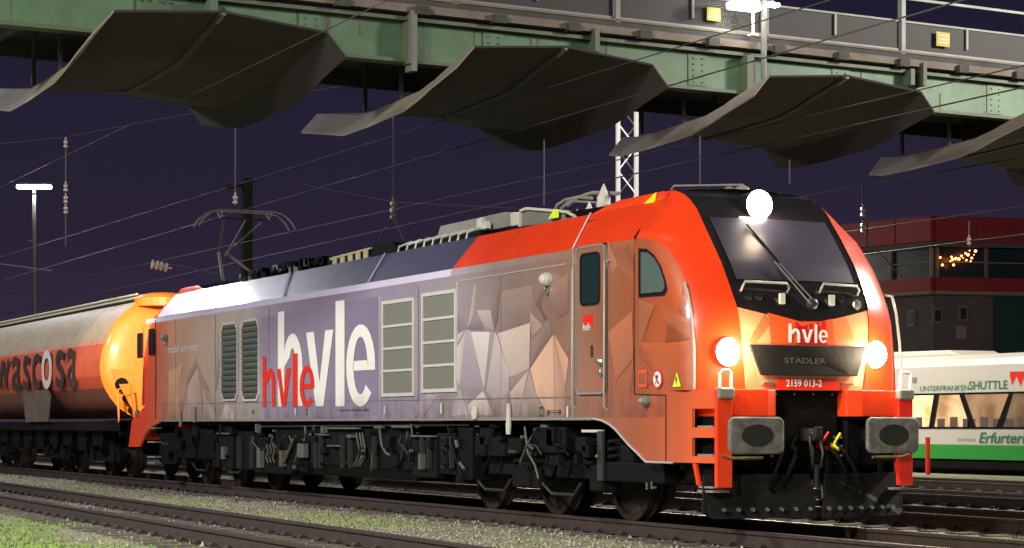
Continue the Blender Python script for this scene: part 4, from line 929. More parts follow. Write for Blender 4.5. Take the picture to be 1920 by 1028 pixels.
MB().box(WX - 19.5, WX + 1.2, -1.32, -1.16, 1.02, 1.20).build('side_sill', M['blackb'], wagon); MB().box(WX - 19.5, WX + 1.2, 1.16, 1.32, 1.02, 1.20).build('side_sill', M['blackb'], wagon)
MB().box(WX + 1.06, WX + 1.2, -1.3, 1.3, .90, 1.24).build('end_beam', M['black'], wagon)
MB().box(WX - .3, WX + 1.05, -1.25, 1.25, 1.21, 1.25).build('end_platform', M['blackb'], wagon)
# roof walkway and domed hatch
MB().box(WX - 18, WX - 1.2, -.32, .32, 3.98, 4.03).build('roof_walkway', M['lgrey'], wagon)
MB().tube([(WX - 18, -.36, 4.06), (WX - .9, -.36, 4.06)], .025, 6).build('walkway_rail', M['cream'], wagon)
MB().lathe((WX + .0, 0, 3.74), (0, 0, 1), [(0, .66), (.18, .64), (.25, .54), (.30, .3), (.31, 0)], 28).build('roof_hatch', M['wagonorange'], wagon)
MB().slab([S(66, 612, -.5), S(70, 628, -.5), S(105, 604, -.5), S(103, 598, -.5)], (0, .3, 0)).build('hatch_step', M['blackb'], wagon)
MB().bar((WX - 3.2, -1.405, 2.0), (WX - 3.2, -1.40, 2.6), .01).build('panel_joint', M['black'], wagon)
# lettering wraps the widest part of the side: laid on the plane just outside it
def wtxt(s, u0, u1, v0, v1, m, bold=.03):
    a = S(u0, v1, -1.43); c = S(u1, v0, -1.43); return text(s, 'lettering', m, wagon, a, (1, 0, 0), (0, .0, 1), c.x - a.x, S((u0+u1)/2, v0, -1.405).z - S((u0+u1)/2, v1, -1.405).z, bold=.012)
wl = mat('faded_dark_lettering', C(62, 48, 50, .9), .6, noise=.4, nscale=5)
wtxt('w', -8, 18, 676, 733, wl); wtxt('a', 22, 38, 669, 734, wl); wtxt('s', 43, 55, 667, 733, wl); wtxt('c', 60, 75, 664, 731, wl)
wtxt('o', 78, 97, 657, 730, M['lgrey']); wtxt('s', 104, 120, 657, 729, wl); wtxt('a', 125, 142, 653, 728, wl)
gp = mat('grimy_patch', C(74, 66, 60, .8), .7, noise=.6, nscale=4, dirt=C(112, 96, 80, .8))
MB().slab([S(u, v, -1.41) for u, v in ((44, 736), (90, 730), (97, 742), (92, 790), (50, 792))], (0, -.025, 0)).build('scrawled_patch', gp, wagon)
def wagon_bogie(x):
    f = MB()
    for sg in (-1, 1): f.prism([(x - 1.35, .42), (x - 1.2, .62), (x - .5, .70), (x - .3, .42), (x + .3, .42), (x + .5, .70), (x + 1.2, .62), (x + 1.35, .42), (x + 1.2, .34), (x - 1.2, .34)], 1, sg*.95, sg*1.1)
    f.box(x - .2, x + .2, -.95, .95, .5, .9); fr = f.build('bogie', M['black'], wagon)
    for dx in (-.9, .9):
        for sg in (-1, 1):
            MB().lathe((x + dx, sg*.62, .46), (0, sg, 0), [(0, .49), (.03, .49), (.035, .46), (.135, .455), (.137, .39), (.10, .37), (.085, .16), (.17, .13), (.17, 0)], 28).build('wheel', M['wheel'], fr)
            MB().box(x + dx - .13, x + dx + .13, min(sg*.94, sg*1.17), max(sg*.94, sg*1.17), .34, .6).build('axle_box', M['blackb'], fr, bevel=.02)
for x in (WX - .9, WX - 5.4, WX - 12, WX - 17): wagon_bogie(x)
for k in range(10):
    x = WX - 1.9 - k * 1.4; MB().prism([(x, .55), (x + .7, .55), (x + .9, 1.02), (x - .1, 1.02)], 1, -1.1, -.4).build('discharge_chute', M['black'], wagon)

# =================================================================== GROUND AND TRACKS
def gmat(name, cols, scale=1.2, rough=.9, bump=.3):
    m = bpy.data.materials.new(name); m.use_nodes = True; nt = m.node_tree; b = nt.nodes['Principled BSDF']; b.inputs['Roughness'].default_value = rough; b.inputs['Specular IOR Level'].default_value = .2
    t = nt.nodes.new('ShaderNodeTexCoord'); n1 = nt.nodes.new('ShaderNodeTexNoise'); n1.inputs['Scale'].default_value = scale; n1.inputs['Detail'].default_value = 10; n1.inputs['Roughness'].default_value = .7
    nt.links.new(t.outputs['Object'], n1.inputs['Vector'])
    r = nt.nodes.new('ShaderNodeValToRGB'); el = r.color_ramp.elements
    el[0].position = .34; el[0].color = cols[0]; el[1].position = .66; el[1].color = cols[-1]
    for i, c in enumerate(cols[1:-1]): e = el.new(.34 + .32 * (i + 1) / (len(cols) - 1)); e.color = c
    nt.links.new(n1.outputs['Fac'], r.inputs[0])
    v = nt.nodes.new('ShaderNodeTexVoronoi'); v.inputs['Scale'].default_value = 22; nt.links.new(t.outputs['Object'], v.inputs['Vector'])
    x = nt.nodes.new('ShaderNodeMixRGB'); x.blend_type = 'MULTIPLY'; x.inputs[0].default_value = .3
    nt.links.new(r.outputs[0], x.inputs[1]); nt.links.new(v.outputs['Color'], x.inputs[2]); nt.links.new(x.outputs[0], b.inputs['Base Color'])
    bp = nt.nodes.new('ShaderNodeBump'); bp.inputs['Strength'].default_value = bump; bp.inputs['Distance'].default_value = .05
    nt.links.new(v.outputs['Distance'], bp.inputs['Height']); nt.links.new(bp.outputs[0], b.inputs['Normal'])
    return m
gm1 = gmat('yard_ground', [(.22, .23, .12, 1), (.40, .39, .30, 1), (.25, .31, .14, 1), (.47, .45, .38, 1)], .9)
b = MB(); b.poly([(-900, -300, -.26), (300, -300, -.26), (300, 900, -.26), (-900, 900, -.26)])
tag(b.build('ground', gm1), kind='structure')
# finer sheet with small humps round the tracks
from mathutils import noise as mn
def hz(x, y):
    base = -.20 + .025 * mn.noise(Vector((x*.8, y*.8, 0))) + .02 * mn.noise(Vector((x*3, y*3, 2)))
    return base
rows = []
xs_ = [-60 + i * .5 for i in range(150)]; ys_ = [-11 + j * .25 for j in range(130)]
b = MB(); b.grid([[(x, y, hz(x, y)) for y in ys_] for x in xs_])
tag(b.build('ballast_ground', gm1), kind='structure')
RUST = mat('rusty_rail', (.040, .024, .018), .7, noise=.5, nscale=6, bump=.2)
HEAD = mat('worn_rail_head', (.42, .38, .34), .32, metal=.85, noise=.3, nscale=3)
HEADR = mat('dull_rail_head', (.09, .062, .05), .5, metal=.4, noise=.4, nscale=3)
SLEEP = mat('old_sleeper', (.17, .15, .12), .85, noise=.5, nscale=5, bump=.5)
railp = [(-.0625, -.172), (.0625, -.172), (.0625, -.160), (.012, -.145), (.010, -.045), (.034, -.035), (.034, -.006), (.028, 0), (-.028, 0), (-.034, -.006), (-.034, -.035), (-.010, -.045), (-.012, -.145), (-.0625, -.160)]
def rail(p0, p1, head, parent):
    p0 = Vector(p0); p1 = Vector(p1); t = (p1 - p0).normalized(); n = Vector((-t.y, t.x, 0))
    b = MB(); k = len(railp)
    b.add([p0 + n*a + Vector((0, 0, c)) for a, c in railp] + [p1 + n*a + Vector((0, 0, c)) for a, c in railp], [list(range(k)), list(range(k, 2*k))[::-1]] + [(i, (i+1) % k, k + (i+1) % k, k + i) for i in range(k)])
    o = b.build('rail', RUST, parent)
    b = MB(); w_ = .0275
    b.add([p0 + n*w_ + Vector((0, 0, .002)), p1 + n*w_ + Vector((0, 0, .002)), p1 - n*w_ + Vector((0, 0, .002)), p0 - n*w_ + Vector((0, 0, .002))], [(0,1,2,3)]); b.build('rail_head', head, o)
    return o
def track(label, c0, c1, head, x0s, x1s, sleepers=True, half=.7525):
    """c0, c1: centre line ends; sleepers between x0s and x1s"""
    c0 = Vector(c0); c1 = Vector(c1); t = (c1 - c0).normalized(); n = Vector((-t.y, t.x, 0))
    tr = tag(empty('railway_track', c0), label, 'railway track', 'parallel railway tracks of the yard')
    for s in (-1, 1): rail(c0 + n*half*s, c1 + n*half*s, head, tr)
    if sleepers:
        k = 0; L = (c1 - c0).length; d = 0
        while d < L and k < 100:
            p = c0 + t * d
            if x0s < p.x < x1s:
                q = MB(); a = p + t*.13; c = p - t*.13; w_ = n*1.3
                q.slab([a + w_ + Vector((0,0,-.178)), a - w_ + Vector((0,0,-.178)), c - w_ + Vector((0,0,-.178)), c + w_ + Vector((0,0,-.178))], (0, 0, -.15)); so = q.build('sleeper', SLEEP, tr)
                for s in (-1, 1):
                    cc = p + n*half*s
                    f = MB(); pr_ = [(-.14, -.177), (.14, -.177), (.14, -.15), (.11, -.125), (.07, -.13), (.066, -.159), (-.066, -.159), (-.07, -.13), (-.11, -.125), (-.14, -.15)]
                    f.slab([cc + n*a_ + t*.06 + Vector((0, 0, c_)) for a_, c_ in pr_], -t*.12)
                    f.build('rail_clip', RUST, so)
                k += 1
            d += .62
    return tr
track('railway track under the locomotive and tank wagon', (-85, 0, 0), (16, 0, 0), HEAD, -26, 10)
a0, a1 = G(0, 905), G(760, 1007); b0, b1 = G(0, 925.5), G(620, 1028)
mid0 = (a0 + b0) / 2; mid1 = (a1 + b1) / 2; dd = (mid1 - mid0)
0 and print('near track', a0, a1, b0, b1)
nt0 = Vector((-60, -3.75, 0)); nt1 = Vector((14, -5.55, 0))
track('rusty empty railway track in the grass in the foreground', nt0, nt1, HEADR, -32, 8, half=.72)
track('empty railway track just behind the locomotive, shiny rails', (-85, 4.45, 0), (10, 4.45, 0), HEAD, -14, 6)
track('second empty track behind the locomotive', (-85, 9.1, 0), (8, 9.1, 0), HEAD, -20, 0)
track('third empty track behind the locomotive, before the railcar', (-85, 14.2, 0), (8, 14.2, 0), HEAD, -25, -5)
track('track that carries the white and green railcar', (-85, 25.3, -.05), (20, 25.3, -.05), HEADR, -30, -29)

# grass tufts, weeds and loose stones (uncountable)
gr_ = random.Random(11)
def dens(x, y):
    v = mn.noise(Vector((x*.35, y*.7, 5))) + .5 * mn.noise(Vector((x*1.3, y*1.6, 9)))
    t = (x + 60) / 74; yc = -3.75 - 1.8 * t
    d = abs(y - yc)
    if d < .85: v -= .55
    elif y < yc: v += .55
    else:
        if y > -1.7: v -= .5
        if y > -3.6: v += .12
    if -1.0 < y < 1.0: v -= .45
    if y > 1: v += .15
    return v
gcol = mat('grass_blades', (1, 1, 1), .7, vcol=True, spec=.2)
def scatter(name, n, x0, x1, y0, y1, label=None):
    b = MB()
    for _ in range(n):
        x = gr_.uniform(x0, x1); y = gr_.uniform(y0, y1); d = dens(x, y)
        if d < gr_.uniform(-.05, .5): continue
        h = gr_.uniform(.008, .026) * (1 + max(0, d) * .6) * (2.4 if gr_.random() < .02 else 1)
        z = hz(x, y) - .01; a = gr_.uniform(0, math.pi); w_ = gr_.uniform(.010, .028); le = gr_.uniform(-.03, .03)
        q = gr_.random(); g_ = ((.20 + .1*q, .34 + .1*q, .08, 1) if (y < -6.3 and d > .25) else (.27 + .1*q, .36 + .1*q, .11 + .03*q, 1)) if (d > .42 or gr_.random() < .45) else (.40 + .1*q, .38 + .1*q, .23 + .05*q, 1)
        dx, dy = math.cos(a)*w_, math.sin(a)*w_
        b.add([(x-dx, y-dy, z), (x+dx, y+dy, z), (x+le, y+le*.5, z+h)], [(0,1,2)], g_)
    o = b.build(name, gcol); tag(o, kind='stuff'); return o
scatter('grass', 90000, -34, 8, -8.5, -.9)
scatter('grass', 50000, -40, 6, .9, 13)
scatter('grass', 12000, -34, 8, -9.5, -6.8)
b = MB()
stc = [(.32, .31, .26, 1), (.24, .23, .18, 1), (.38, .36, .30, 1), (.18, .14, .11, 1), (.30, .28, .20, 1)]
for _ in range(26000):
    x = gr_.uniform(-34, 8); y = gr_.choice((gr_.uniform(-8, -1), gr_.uniform(-3.4, 1.3), gr_.uniform(1, 12)))
    if dens(x, y) > gr_.uniform(0, .6): continue
    s = gr_.uniform(.012, .034); z = hz(x, y) + s * .3
    if gr_.random() < .002: s *= 2
    j = lambda: gr_.uniform(.6, 1.2) * s
    b.add([(x+j(), y, z), (x, y+j(), z), (x-j(), y, z), (x, y-j(), z), (x+s*.1, y, z+j()*.9), (x, y, z-s*.5)], [(0,1,4),(1,2,4),(2,3,4),(3,0,4)], gr_.choice(stc))
tag(b.build('gravel', mat('gravel_stones', (1, 1, 1), .85, vcol=True, spec=.3)), kind='stuff')

# =================================================================== BRIDGE AND HOODS
BO = Vector((-3.2, 0, 0)); BE = Vector((-.061, .998, 0)).normalized(); BN = Vector((BE.y, -BE.x, 0))
def B(s, off, z): return BO + BE * s + BN * off + Vector((0, 0, z))
def BP(u, v, off):
    d = ray(u, v); t = (BO + BN * off - CAM).dot(BN) / d.dot(BN); p = CAM + d * t
    return (p - BO).dot(BE), p.z
def bbox(b, s0, s1, o0, o1, z0, z1):
    b.add([B(s, o, z) for z in (z0, z1) for s, o in ((s0, o0), (s1, o0), (s1, o1), (s0, o1))], [(0,3,2,1),(4,5,6,7),(0,1,5,4),(1,2,6,5),(2,3,7,6),(3,0,4,7)]); return b
M['green'] = mat('pale_green_girder', C(80, 112, 86, .75), .55, noise=.28, nscale=1.3, dirt=C(58, 84, 58, .7))
M['greend'] = mat('green_girder_flange', C(88, 100, 76, .6), .6, noise=.3, nscale=2)
M['bdark'] = mat('bridge_dark_deck', (.03, .028, .026), .8, noise=.4, nscale=2)
M['conc'] = mat('bridge_concrete', C(112, 102, 92, .75), .85, noise=.4, nscale=2, bump=.3)
M['fence_x'] = mat('fence_mesh_dark', C(66, 60, 56, .9), .8, noise=.35, nscale=8)
M['post'] = mat('galvanised_post', C(98, 100, 95, .8), .5, noise=.2)
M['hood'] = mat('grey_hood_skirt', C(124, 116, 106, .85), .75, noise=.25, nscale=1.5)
M['hood_shade'] = mat('shaded_hood_sheet', C(56, 46, 45, .45), .95, noise=.3, nscale=1.2)  # shade on the hood undersides put into the colour
s0, s1 = -16.5, 22.0; gz = [BP(u, v, -1.6)[1] for u, v in ((300, 77), (700, 108), (1267, 161), (1800, 204))]; gt = [BP(u, v, -1.6)[1] for u, v in ((650, 38), (1200, 88), (1912, 154))]
0 and print('girder bottom', gz, 'top', gt)
ZB = sum(gz) / 4; ZT = sum(gt) / 3
br = tag(empty('road_bridge', B(0, -2.8, 0)), 'pale green steel girder bridge crossing over the tracks', 'bridge')
MB.build(bbox(MB(), s0, s1, -1.62, -1.60, ZB, ZT), 'girder_web', M['green'], br)
MB.build(bbox(MB(), s0, s1, -1.75, -1.50, ZB - .05, ZB), 'girder_flange', M['greend'], br)
MB.build(bbox(MB(), s0, s1, -1.80, -1.50, ZT, ZT + .05), 'girder_flange', M['greend'], br)
MB.build(bbox(MB(), s0, s1, -4.0, -1.70, ZB + .25, ZT + .10), 'deck', M['bdark'], br)
MB.build(bbox(MB(), s0, s1, -4.1, -4.0, ZB, ZT + .1), 'girder_web', M['bdark'], br)
for k in range(9):
    s = s0 + .6 + k * 4.4; MB.build(bbox(MB(), s, s + .14, -3.98, -1.7, ZB - .02, ZB + .26), 'cross_beam', M['bdark'], br)
MB.build(bbox(MB(), s0, s1, -1.72, -1.45, ZT + .11, ZT + .22), 'kerb', M['conc'], br)
MB.build(bbox(MB(), s0, s1, -1.70, -1.52, ZT + .23, ZT + .31), 'kerb_rail', M['bdark'], br)
MB.build(bbox(MB(), s0, s1, -1.66, -1.56, ZT + .33, ZT + .36), 'kerb_rail', M['conc'], br)
k = 0; s = s0 + .3
while s < s1: MB.build(bbox(MB(), s, s + .20, -1.60, -1.38, ZT + .08, ZT + .20), 'bracket', M['bdark'], br); s += 1.22
rg = random.Random(21); M['rustrun'] = mat('rust_stain', (.09, .075, .045), .8, noise=.5, nscale=9)
for k_ in range(46):
    s_ = rg.uniform(-13, 12); w_ = rg.uniform(.015, .05); h_ = rg.uniform(.05, .3); top_ = rg.random() < .6
    z1_ = ZT if top_ else ZB + h_
    MB().poly([B(s_, -1.5965, z1_), B(s_ + w_, -1.5965, z1_), B(s_ + w_*.6, -1.5965, z1_ - h_), B(s_ + w_*.3, -1.5965, z1_ - h_)]).build('rust_stain', M['rustrun'], br)
# stiffeners and hanging posts in front of the girder
for u, v0, v1, m, w_ in ((399, 0, 28, 'green', .11), (774, 22, 134, 'post', .09), (766, 40, 120, 'greend', .05), (1117, 54, 98, 'greend', .08), (1405, 104, 176, 'greend', .14), (1708, 130, 160, 'greend', .08), (1731, 118, 162, 'greend', .07)):
    sa, z0 = BP(u, v1, -1.45); _, z1 = BP(u, v0, -1.45); MB.build(bbox(MB(), sa - w_/2, sa + w_/2, -1.595, -1.40, z0, z1), 'stiffener', M[m], br)
sa, z0 = BP(252, 25, -1.6)
MB.build(bbox(MB(), sa, sa + .015, -1.599, -1.59, ZB + .02, ZT), 'plate_joint', M['bdark'], br)
for k in range(4):
    for j in range(2): MB().lathe(B(sa + .10 + .11*k + (.07 if k > 1 else 0), -1.60, ZT - .08 - .20*j), tuple(BN), [(0, .018), (.02, .014), (.022, 0)], 6).build('rivet', M['bdark'], br)
for uu in (560, 905, 1290, 1560, 1850):
    sa, _ = BP(uu, 120, -1.6); pl_ = bbox(MB(), sa, sa + .34, -1.598, -1.588, ZB + .03, ZT - .03).build('splice_plate', M['green'], br)
    for i_ in range(2):
        for j_ in range(5): MB().lathe(B(sa + .09 + .16*i_, -1.588, ZB + .08 + .09*j_), tuple(BN), [(0, .014), (.014, .011), (.016, 0)], 6).build('rivet', M['greend'], pl_)
# mesh fence on the bridge
fz0 = ZT + .40
ft = [BP(u, v, -1.62)[1] for u, v in ((1702, 45), (1920, 68))]; f2 = [BP(u, v, -1.62)[1] for u, v in ((1717, 0), (1920, 19))]
0 and print('fence', fz0, ft, f2)
fen = tag(empty('bridge_fence', B(0, -1.62, fz0)), 'dark mesh fence with grey posts along the bridge edge', 'fence')
fmat = bpy.data.materials.new('wire_mesh_panel'); fmat.use_nodes = True; nt = fmat.node_tree; pb = nt.nodes['Principled BSDF']; pb.inputs['Base Color'].default_value = C(36, 33, 32, .8); pb.inputs['Roughness'].default_value = .7; pb.inputs['Alpha'].default_value = .62
ztop2 = (ft[0] + ft[1]) / 2; ztop = max(f2[0], ztop2 + .3)
sb = [BP(u, 40, -1.62)[0] for u in (855, 1155, 1690)]
sd = (sb[2] - sb[1]) / 2; posts = [sb[1] + sd * k for k in range(-6, 6)]
for i, s in enumerate(posts):
    MB.build(bbox(MB(), s - .04, s + .04, -1.66, -1.56, ZT + .24, ztop + .1), 'fence_post', M['post'], fen)
    if i + 1 < len(posts):
        MB.build(bbox(MB(), s + .06, posts[i+1] - .06, -1.625, -1.615, fz0, ztop2), 'fence_panel', fmat, fen)
        MB.build(bbox(MB(), s + .05, posts[i+1] - .05, -1.64, -1.60, fz0 - .03, fz0), 'fence_rail', M['post'], fen)
        MB.build(bbox(MB(), s + .05, posts[i+1] - .05, -1.64, -1.60, ztop2, ztop2 + .03), 'fence_rail', M['post'], fen)
        MB.build(bbox(MB(), s + .05, posts[i+1] - .05, -1.64, -1.60, ztop - .02, ztop + .02), 'fence_rail', M['post'], fen)
        c = (s + posts[i+1]) / 2; MB.build(bbox(MB(), c - .02, c + .02, -1.60, -1.58, ZT + .5, ztop2), 'fence_bar', M['post'], fen)
for u, v0, v1, lab in ((1338, 16, 38, 'small yellow plate on the bridge fence beside the floodlight'), (1768, 62, 86, 'small yellow plate beyond the tall bright fence post')):
    sa, za = BP(u - 12, v1, -1.55); sb_, zb2 = BP(u + 13, v0, -1.55)
    o = bbox(MB(), sa, sb_, -1.56, -1.55, za, zb2).build('yellow_sign', mat('faded_yellow_plate', C(196, 182, 40, .5), .6, noise=.3), loc=B(sa, -1.55, za)); tag(o, lab, 'sign')
    for k in range(3):
        z = za + (zb2 - za) * (.25 + .25*k); bbox(MB(), sa + .03, sb_ - .03, -1.549, -1.546, z - .008, z + .008).build('sign_print', M['grey'], o)

# smoke hoods hung under the bridge, one above each track
def hood(sc, lab):
    h = tag(empty('smoke_hood', B(sc, -3, 6.0)), lab, 'hood', 'smoke hoods under the bridge')
    offs = [(0, 6.29), (-.75, 6.12), (-1.15, 6.01), (-1.6, 5.92), (-2.8, 5.85), (-3.6, 5.83), (-5.15, 6.06)]
    if sc > 3: offs[-1] = (-3.95, 5.88)
    def at(k, o, z):
        dz = (0, -.13, -.42)[abs(k)]; ds = (0, 1.41, 1.67)[abs(k)] * (1 if k > 0 else -1)
        return B(sc + ds, o, z + dz)
    th = .03
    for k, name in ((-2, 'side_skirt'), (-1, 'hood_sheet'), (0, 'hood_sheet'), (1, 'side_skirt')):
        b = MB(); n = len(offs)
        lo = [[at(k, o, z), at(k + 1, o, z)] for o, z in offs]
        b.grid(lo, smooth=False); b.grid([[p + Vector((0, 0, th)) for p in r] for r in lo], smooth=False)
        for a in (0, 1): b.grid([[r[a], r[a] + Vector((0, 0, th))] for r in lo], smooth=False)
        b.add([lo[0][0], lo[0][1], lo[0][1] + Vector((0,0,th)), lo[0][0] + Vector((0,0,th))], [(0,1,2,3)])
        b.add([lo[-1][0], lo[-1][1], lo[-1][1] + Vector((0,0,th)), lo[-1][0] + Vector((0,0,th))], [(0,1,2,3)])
        b.build(name, M['hood'] if k == -2 else M['hood_shade'], h, weld=True)  # lit outer skirt pale, faces turned from the light coloured dark
    # ridge seam strip and hangers
    for (o, z), (o2, z2) in zip(offs, offs[1:]): MB().bar(at(0, o, z - .02), at(0, o2, z2 - .02), .10, .03).build('ridge_strip', M['bdark'], h)
    MB().bar(at(0, .02, 6.27), at(0, -.22, 6.20), .04, .03).build('ridge_clip', M['post'], h)
    for k in (-1, 0, 1):
        for o in (-2.2, -3.4): MB().bar(at(k, o, 5.90), B(sc + k*1.4, o, ZB + .28), .05).build('hanger', M['bdark'], h)
    return h
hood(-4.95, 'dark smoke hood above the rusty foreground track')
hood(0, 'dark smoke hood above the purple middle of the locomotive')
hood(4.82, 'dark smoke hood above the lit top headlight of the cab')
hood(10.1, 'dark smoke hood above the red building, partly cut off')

# lamps on the bridge
def glow(name, es, c=(1, .97, .9)): return mat(name, (1, 1, 1), .3, emit=c, es=es)
sm, zm = BP(1432, 150, -1.35); bl = tag(empty('bridge_lamp', B(sm, -1.35, zm)), 'bright twin floodlight on a thin grey post on the bridge', 'lamp')
MB().tube([B(sm, -1.35, zm), B(sm, -1.35, 8.3)], .045, 10).build('lamp_post', M['post'], bl)
hs, hz_ = BP(1395, 8, -1.2); h2, hz2 = BP(1450, 9, -1.2)
MB().tube([B(hs, -1.2, hz_ + .08), B(sm, -1.35, hz_ + .10), B(h2, -1.2, hz2 + .05)], .02, 6).build('lamp_arm', M['post'], bl)
hd = bbox(MB(), hs - .22, hs + .22, -1.32, -1.08, hz_ + .02, hz_ + .12).build('lamp_head', M['post'], bl, bevel=.02); bbox(MB(), hs - .27, hs + .27, -1.30, -1.10, hz_ - .09, hz_ + .02).build('lamp_glass', glow('floodlight_glass', 40), hd, bevel=.04)
bbox(MB(), h2 - .10, h2 + .10, -1.28, -1.16, hz2 - .03, hz2 + .03).build('lamp_glass', glow('floodlight_glass', 40), bl, bevel=.02)
sp_, zp = BP(1412, 66, -1.2); MB().tube([B(sp_, -1.2, hz_ - .08), B(sp_, -1.2, zp)], .018, 8).build('lamp_rod', M['whiteb'], bl); bbox(MB(), sp_ - .06, sp_ + .06, -1.26, -1.14, zp - .01, zp + .01).build('rod_plate', M['whiteb'], bl)
lamp('floodlight', B(hs, -.9, hz_ - .05), 45, (1, .96, .88), .12)
# unseen lamp added at the bridge's far side to brighten the wagon end
bp_ = B(-7.6, -4.5, 6.55)
rl = tag(empty('added_wagon_lamp', bp_), 'unseen warm floodlight added at the far edge of the bridge deck to brighten the wagon end', 'lamp')
MB().box(bp_.x - .15, bp_.x + .15, bp_.y - .2, bp_.y + .2, bp_.z + .05, bp_.z + .18).build('lamp_head', M['post'], rl, bevel=.02)
lamp('floodlight', bp_, 42000, (1, .80, .50), .22, (WX, -.75, 2.75), 11.5, .4)

# =================================================================== MASTS
def mast_lamp(u, v, depth, lab, wpx, ubase):
    p = CAM + ray(u, v) * depth; base = Vector((p.x, p.y, -.25)); px = FPX / depth
    t = tag(empty('lamp_mast', base), lab, 'lamp mast')
    MB().tube([base, Vector((p.x, p.y, p.z * .5)), p], [.16, .14, .10], 10).build('mast_pole', M['post'], t)
    w_ = wpx / px
    a = p - RT * w_/2; c = p + RT * w_/2
    MB().bar(a + Vector((0,0,.22)), c + Vector((0,0,.22)), .35, .12).build('lamp_head', M['post'], t)
    for k in range(3):
        q0 = a + (c - a) * (k + .04) / 3; q1 = a + (c - a) * (k + .96) / 3
        MB().bar(q0 + Vector((0,0,.04)), q1 + Vector((0,0,.04)), .4, .22).build('lamp_glass', glow('mast_lamp_glass', 22, (1, .97, .88)), t, bevel=.05)
    for dz in (3.2, 4.9): MB().bar(p + Vector((0,0,-dz)) - RT*.35, p + Vector((0,0,-dz)), .12).build('mast_box', M['post'], t)
    lamp('mast_light', p + Vector((0, 0, -.4)), 5000, (1, .96, .86), .3)
    return t
mast_lamp(64, 352, 125, 'tall grey lamp mast with bright lamp bar above the tank wagon', 66, 65)
# lattice mast behind the locomotive
dp = 80.; lm0 = CAM + ray(1175, 400) * dp; px = FPX / dp; wd = 17 / px
lt = tag(empty('lattice_mast', (lm0.x, lm0.y, -.25)), 'white floodlit lattice mast rising behind the locomotive roof', 'lattice mast')
ztop_ = 1.17 + (795 - 190) * dp / FPX
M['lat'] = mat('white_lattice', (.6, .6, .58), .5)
cs_ = [Vector((lm0.x, lm0.y, 0)) + RT * a * wd + FW * c * wd for a, c in ((-1, -1), (1, -1), (1, 1), (-1, 1))]
for i, c in enumerate(cs_): MB().bar(c + Vector((0,0,-.25)), c + Vector((0,0,ztop_)), .13 if i < 2 else .08).build('mast_leg', M['lat'] if i < 2 else M['post'], lt)  # back legs and side braces darker, dimmer light put into the colour
nz_ = 15; zz_ = [ztop_ * k / nz_ for k in range(nz_ + 1)]
for k in range(nz_):
    for i in range(4):
        a, c = cs_[i], cs_[(i+1) % 4]; 
        if k % 2: a, c = c, a
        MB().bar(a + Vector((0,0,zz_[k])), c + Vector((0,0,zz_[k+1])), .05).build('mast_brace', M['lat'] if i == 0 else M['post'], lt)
lamp('mast_light', lm0 + Vector((9, -8, 6)), 4500, (1, .98, .92), .5)
# dark catenary post behind the pantograph
dp = 60.; cp = CAM + ray(463, 500) * dp
cpo = tag(empty('catenary_mast', (cp.x, cp.y, -.25)), 'unlit dark catenary mast behind the raised pantograph', 'catenary mast')
MB().bar((cp.x, cp.y, -.25), (cp.x, cp.y, 1.17 + (795 - 335) * dp / FPX), .26).build('mast_shaft', mat('dark_mast', (.005, .0045, .004), .9, spec=.05), cpo)
MB().bar((cp.x, cp.y, 1.17 + (795 - 345) * dp / FPX), Vector((cp.x, cp.y, 1.17 + (795 - 352) * dp / FPX)) - RT * .6, .1).build('mast_arm', mat('dark_mast', (.005, .0045, .004), .9, spec=.05), cpo)

# =================================================================== OVERHEAD WIRES
def wire(pts, lab, r=.007, name='overhead_wire', m='wire', sag=0.):
    P_ = [Vector(p) for p in pts]
    if sag:
        a, c = P_[0], P_[-1]; P_ = [a + (c - a) * t + Vector((0, 0, -sag * 4 * t * (1 - t))) for t in [k / 16 for k in range(17)]]
    return tag(MB().tube(P_, r, 5).build(name, M[m], loc=P_[0]), lab, 'wire', 'overhead line wires')
wire([(-95, 0, 5.36), (-17.4, 0, 5.36)] + [(15, 0, 5.36)], 'contact wire touching the raised pantograph', .010)
wire([(-95, .1, 6.6), (-40, .1, 6.1), (-17, 0, 5.9), (15, .1, 5.75)], 'carrier wire above the locomotive track', .008)
wire([(-95, -5, 5.45), (16, -5, 5.42)], 'contact wire over the rusty foreground track', .006)
wire([(-95, 4.4, 5.45), (12, 4.4, 5.45)], 'contact wire over the track just behind the locomotive', .012)
wire([(-60, 4.4, 6.2), (-9, 4.4, 5.75), (12, 4.4, 5.7)], 'carrier wire over the track just behind the locomotive', .010)
wire([(-70, 9.2, 5.5), (10, 9.2, 5.5)], 'contact wire crossing in front of the red building, upper one', .014)
wire([(-70, 14.2, 5.5), (10, 14.2, 5.5)], 'contact wire crossing in front of the red building, lower one', .014)
wire([(-70, 18.2, 5.5), (10, 18.2, 5.5)], 'contact wire in front of the glazed storey of the red building', .014)
wire([S(0, 495, -4.8), S(97, 508, -2)], 'short slack wire end at the left edge', .012)
wire([PX(0, 270, -34), PX(123, 257, -34), PX(265, 230, -34), PX(700, 150, -34)], 'cross-span wire at the upper left, above the lamp mast', .014)
wire([PX(560, 345, -24), PX(737, 379, -24), PX(1110, 398, -24)], 'cross-span wire dropping towards the roof equipment', .012)
wire([PX(300, 494, -20), PX(338, 499, -20), PX(408, 514, -20)], 'steady arm wire left of the pantograph', .016)
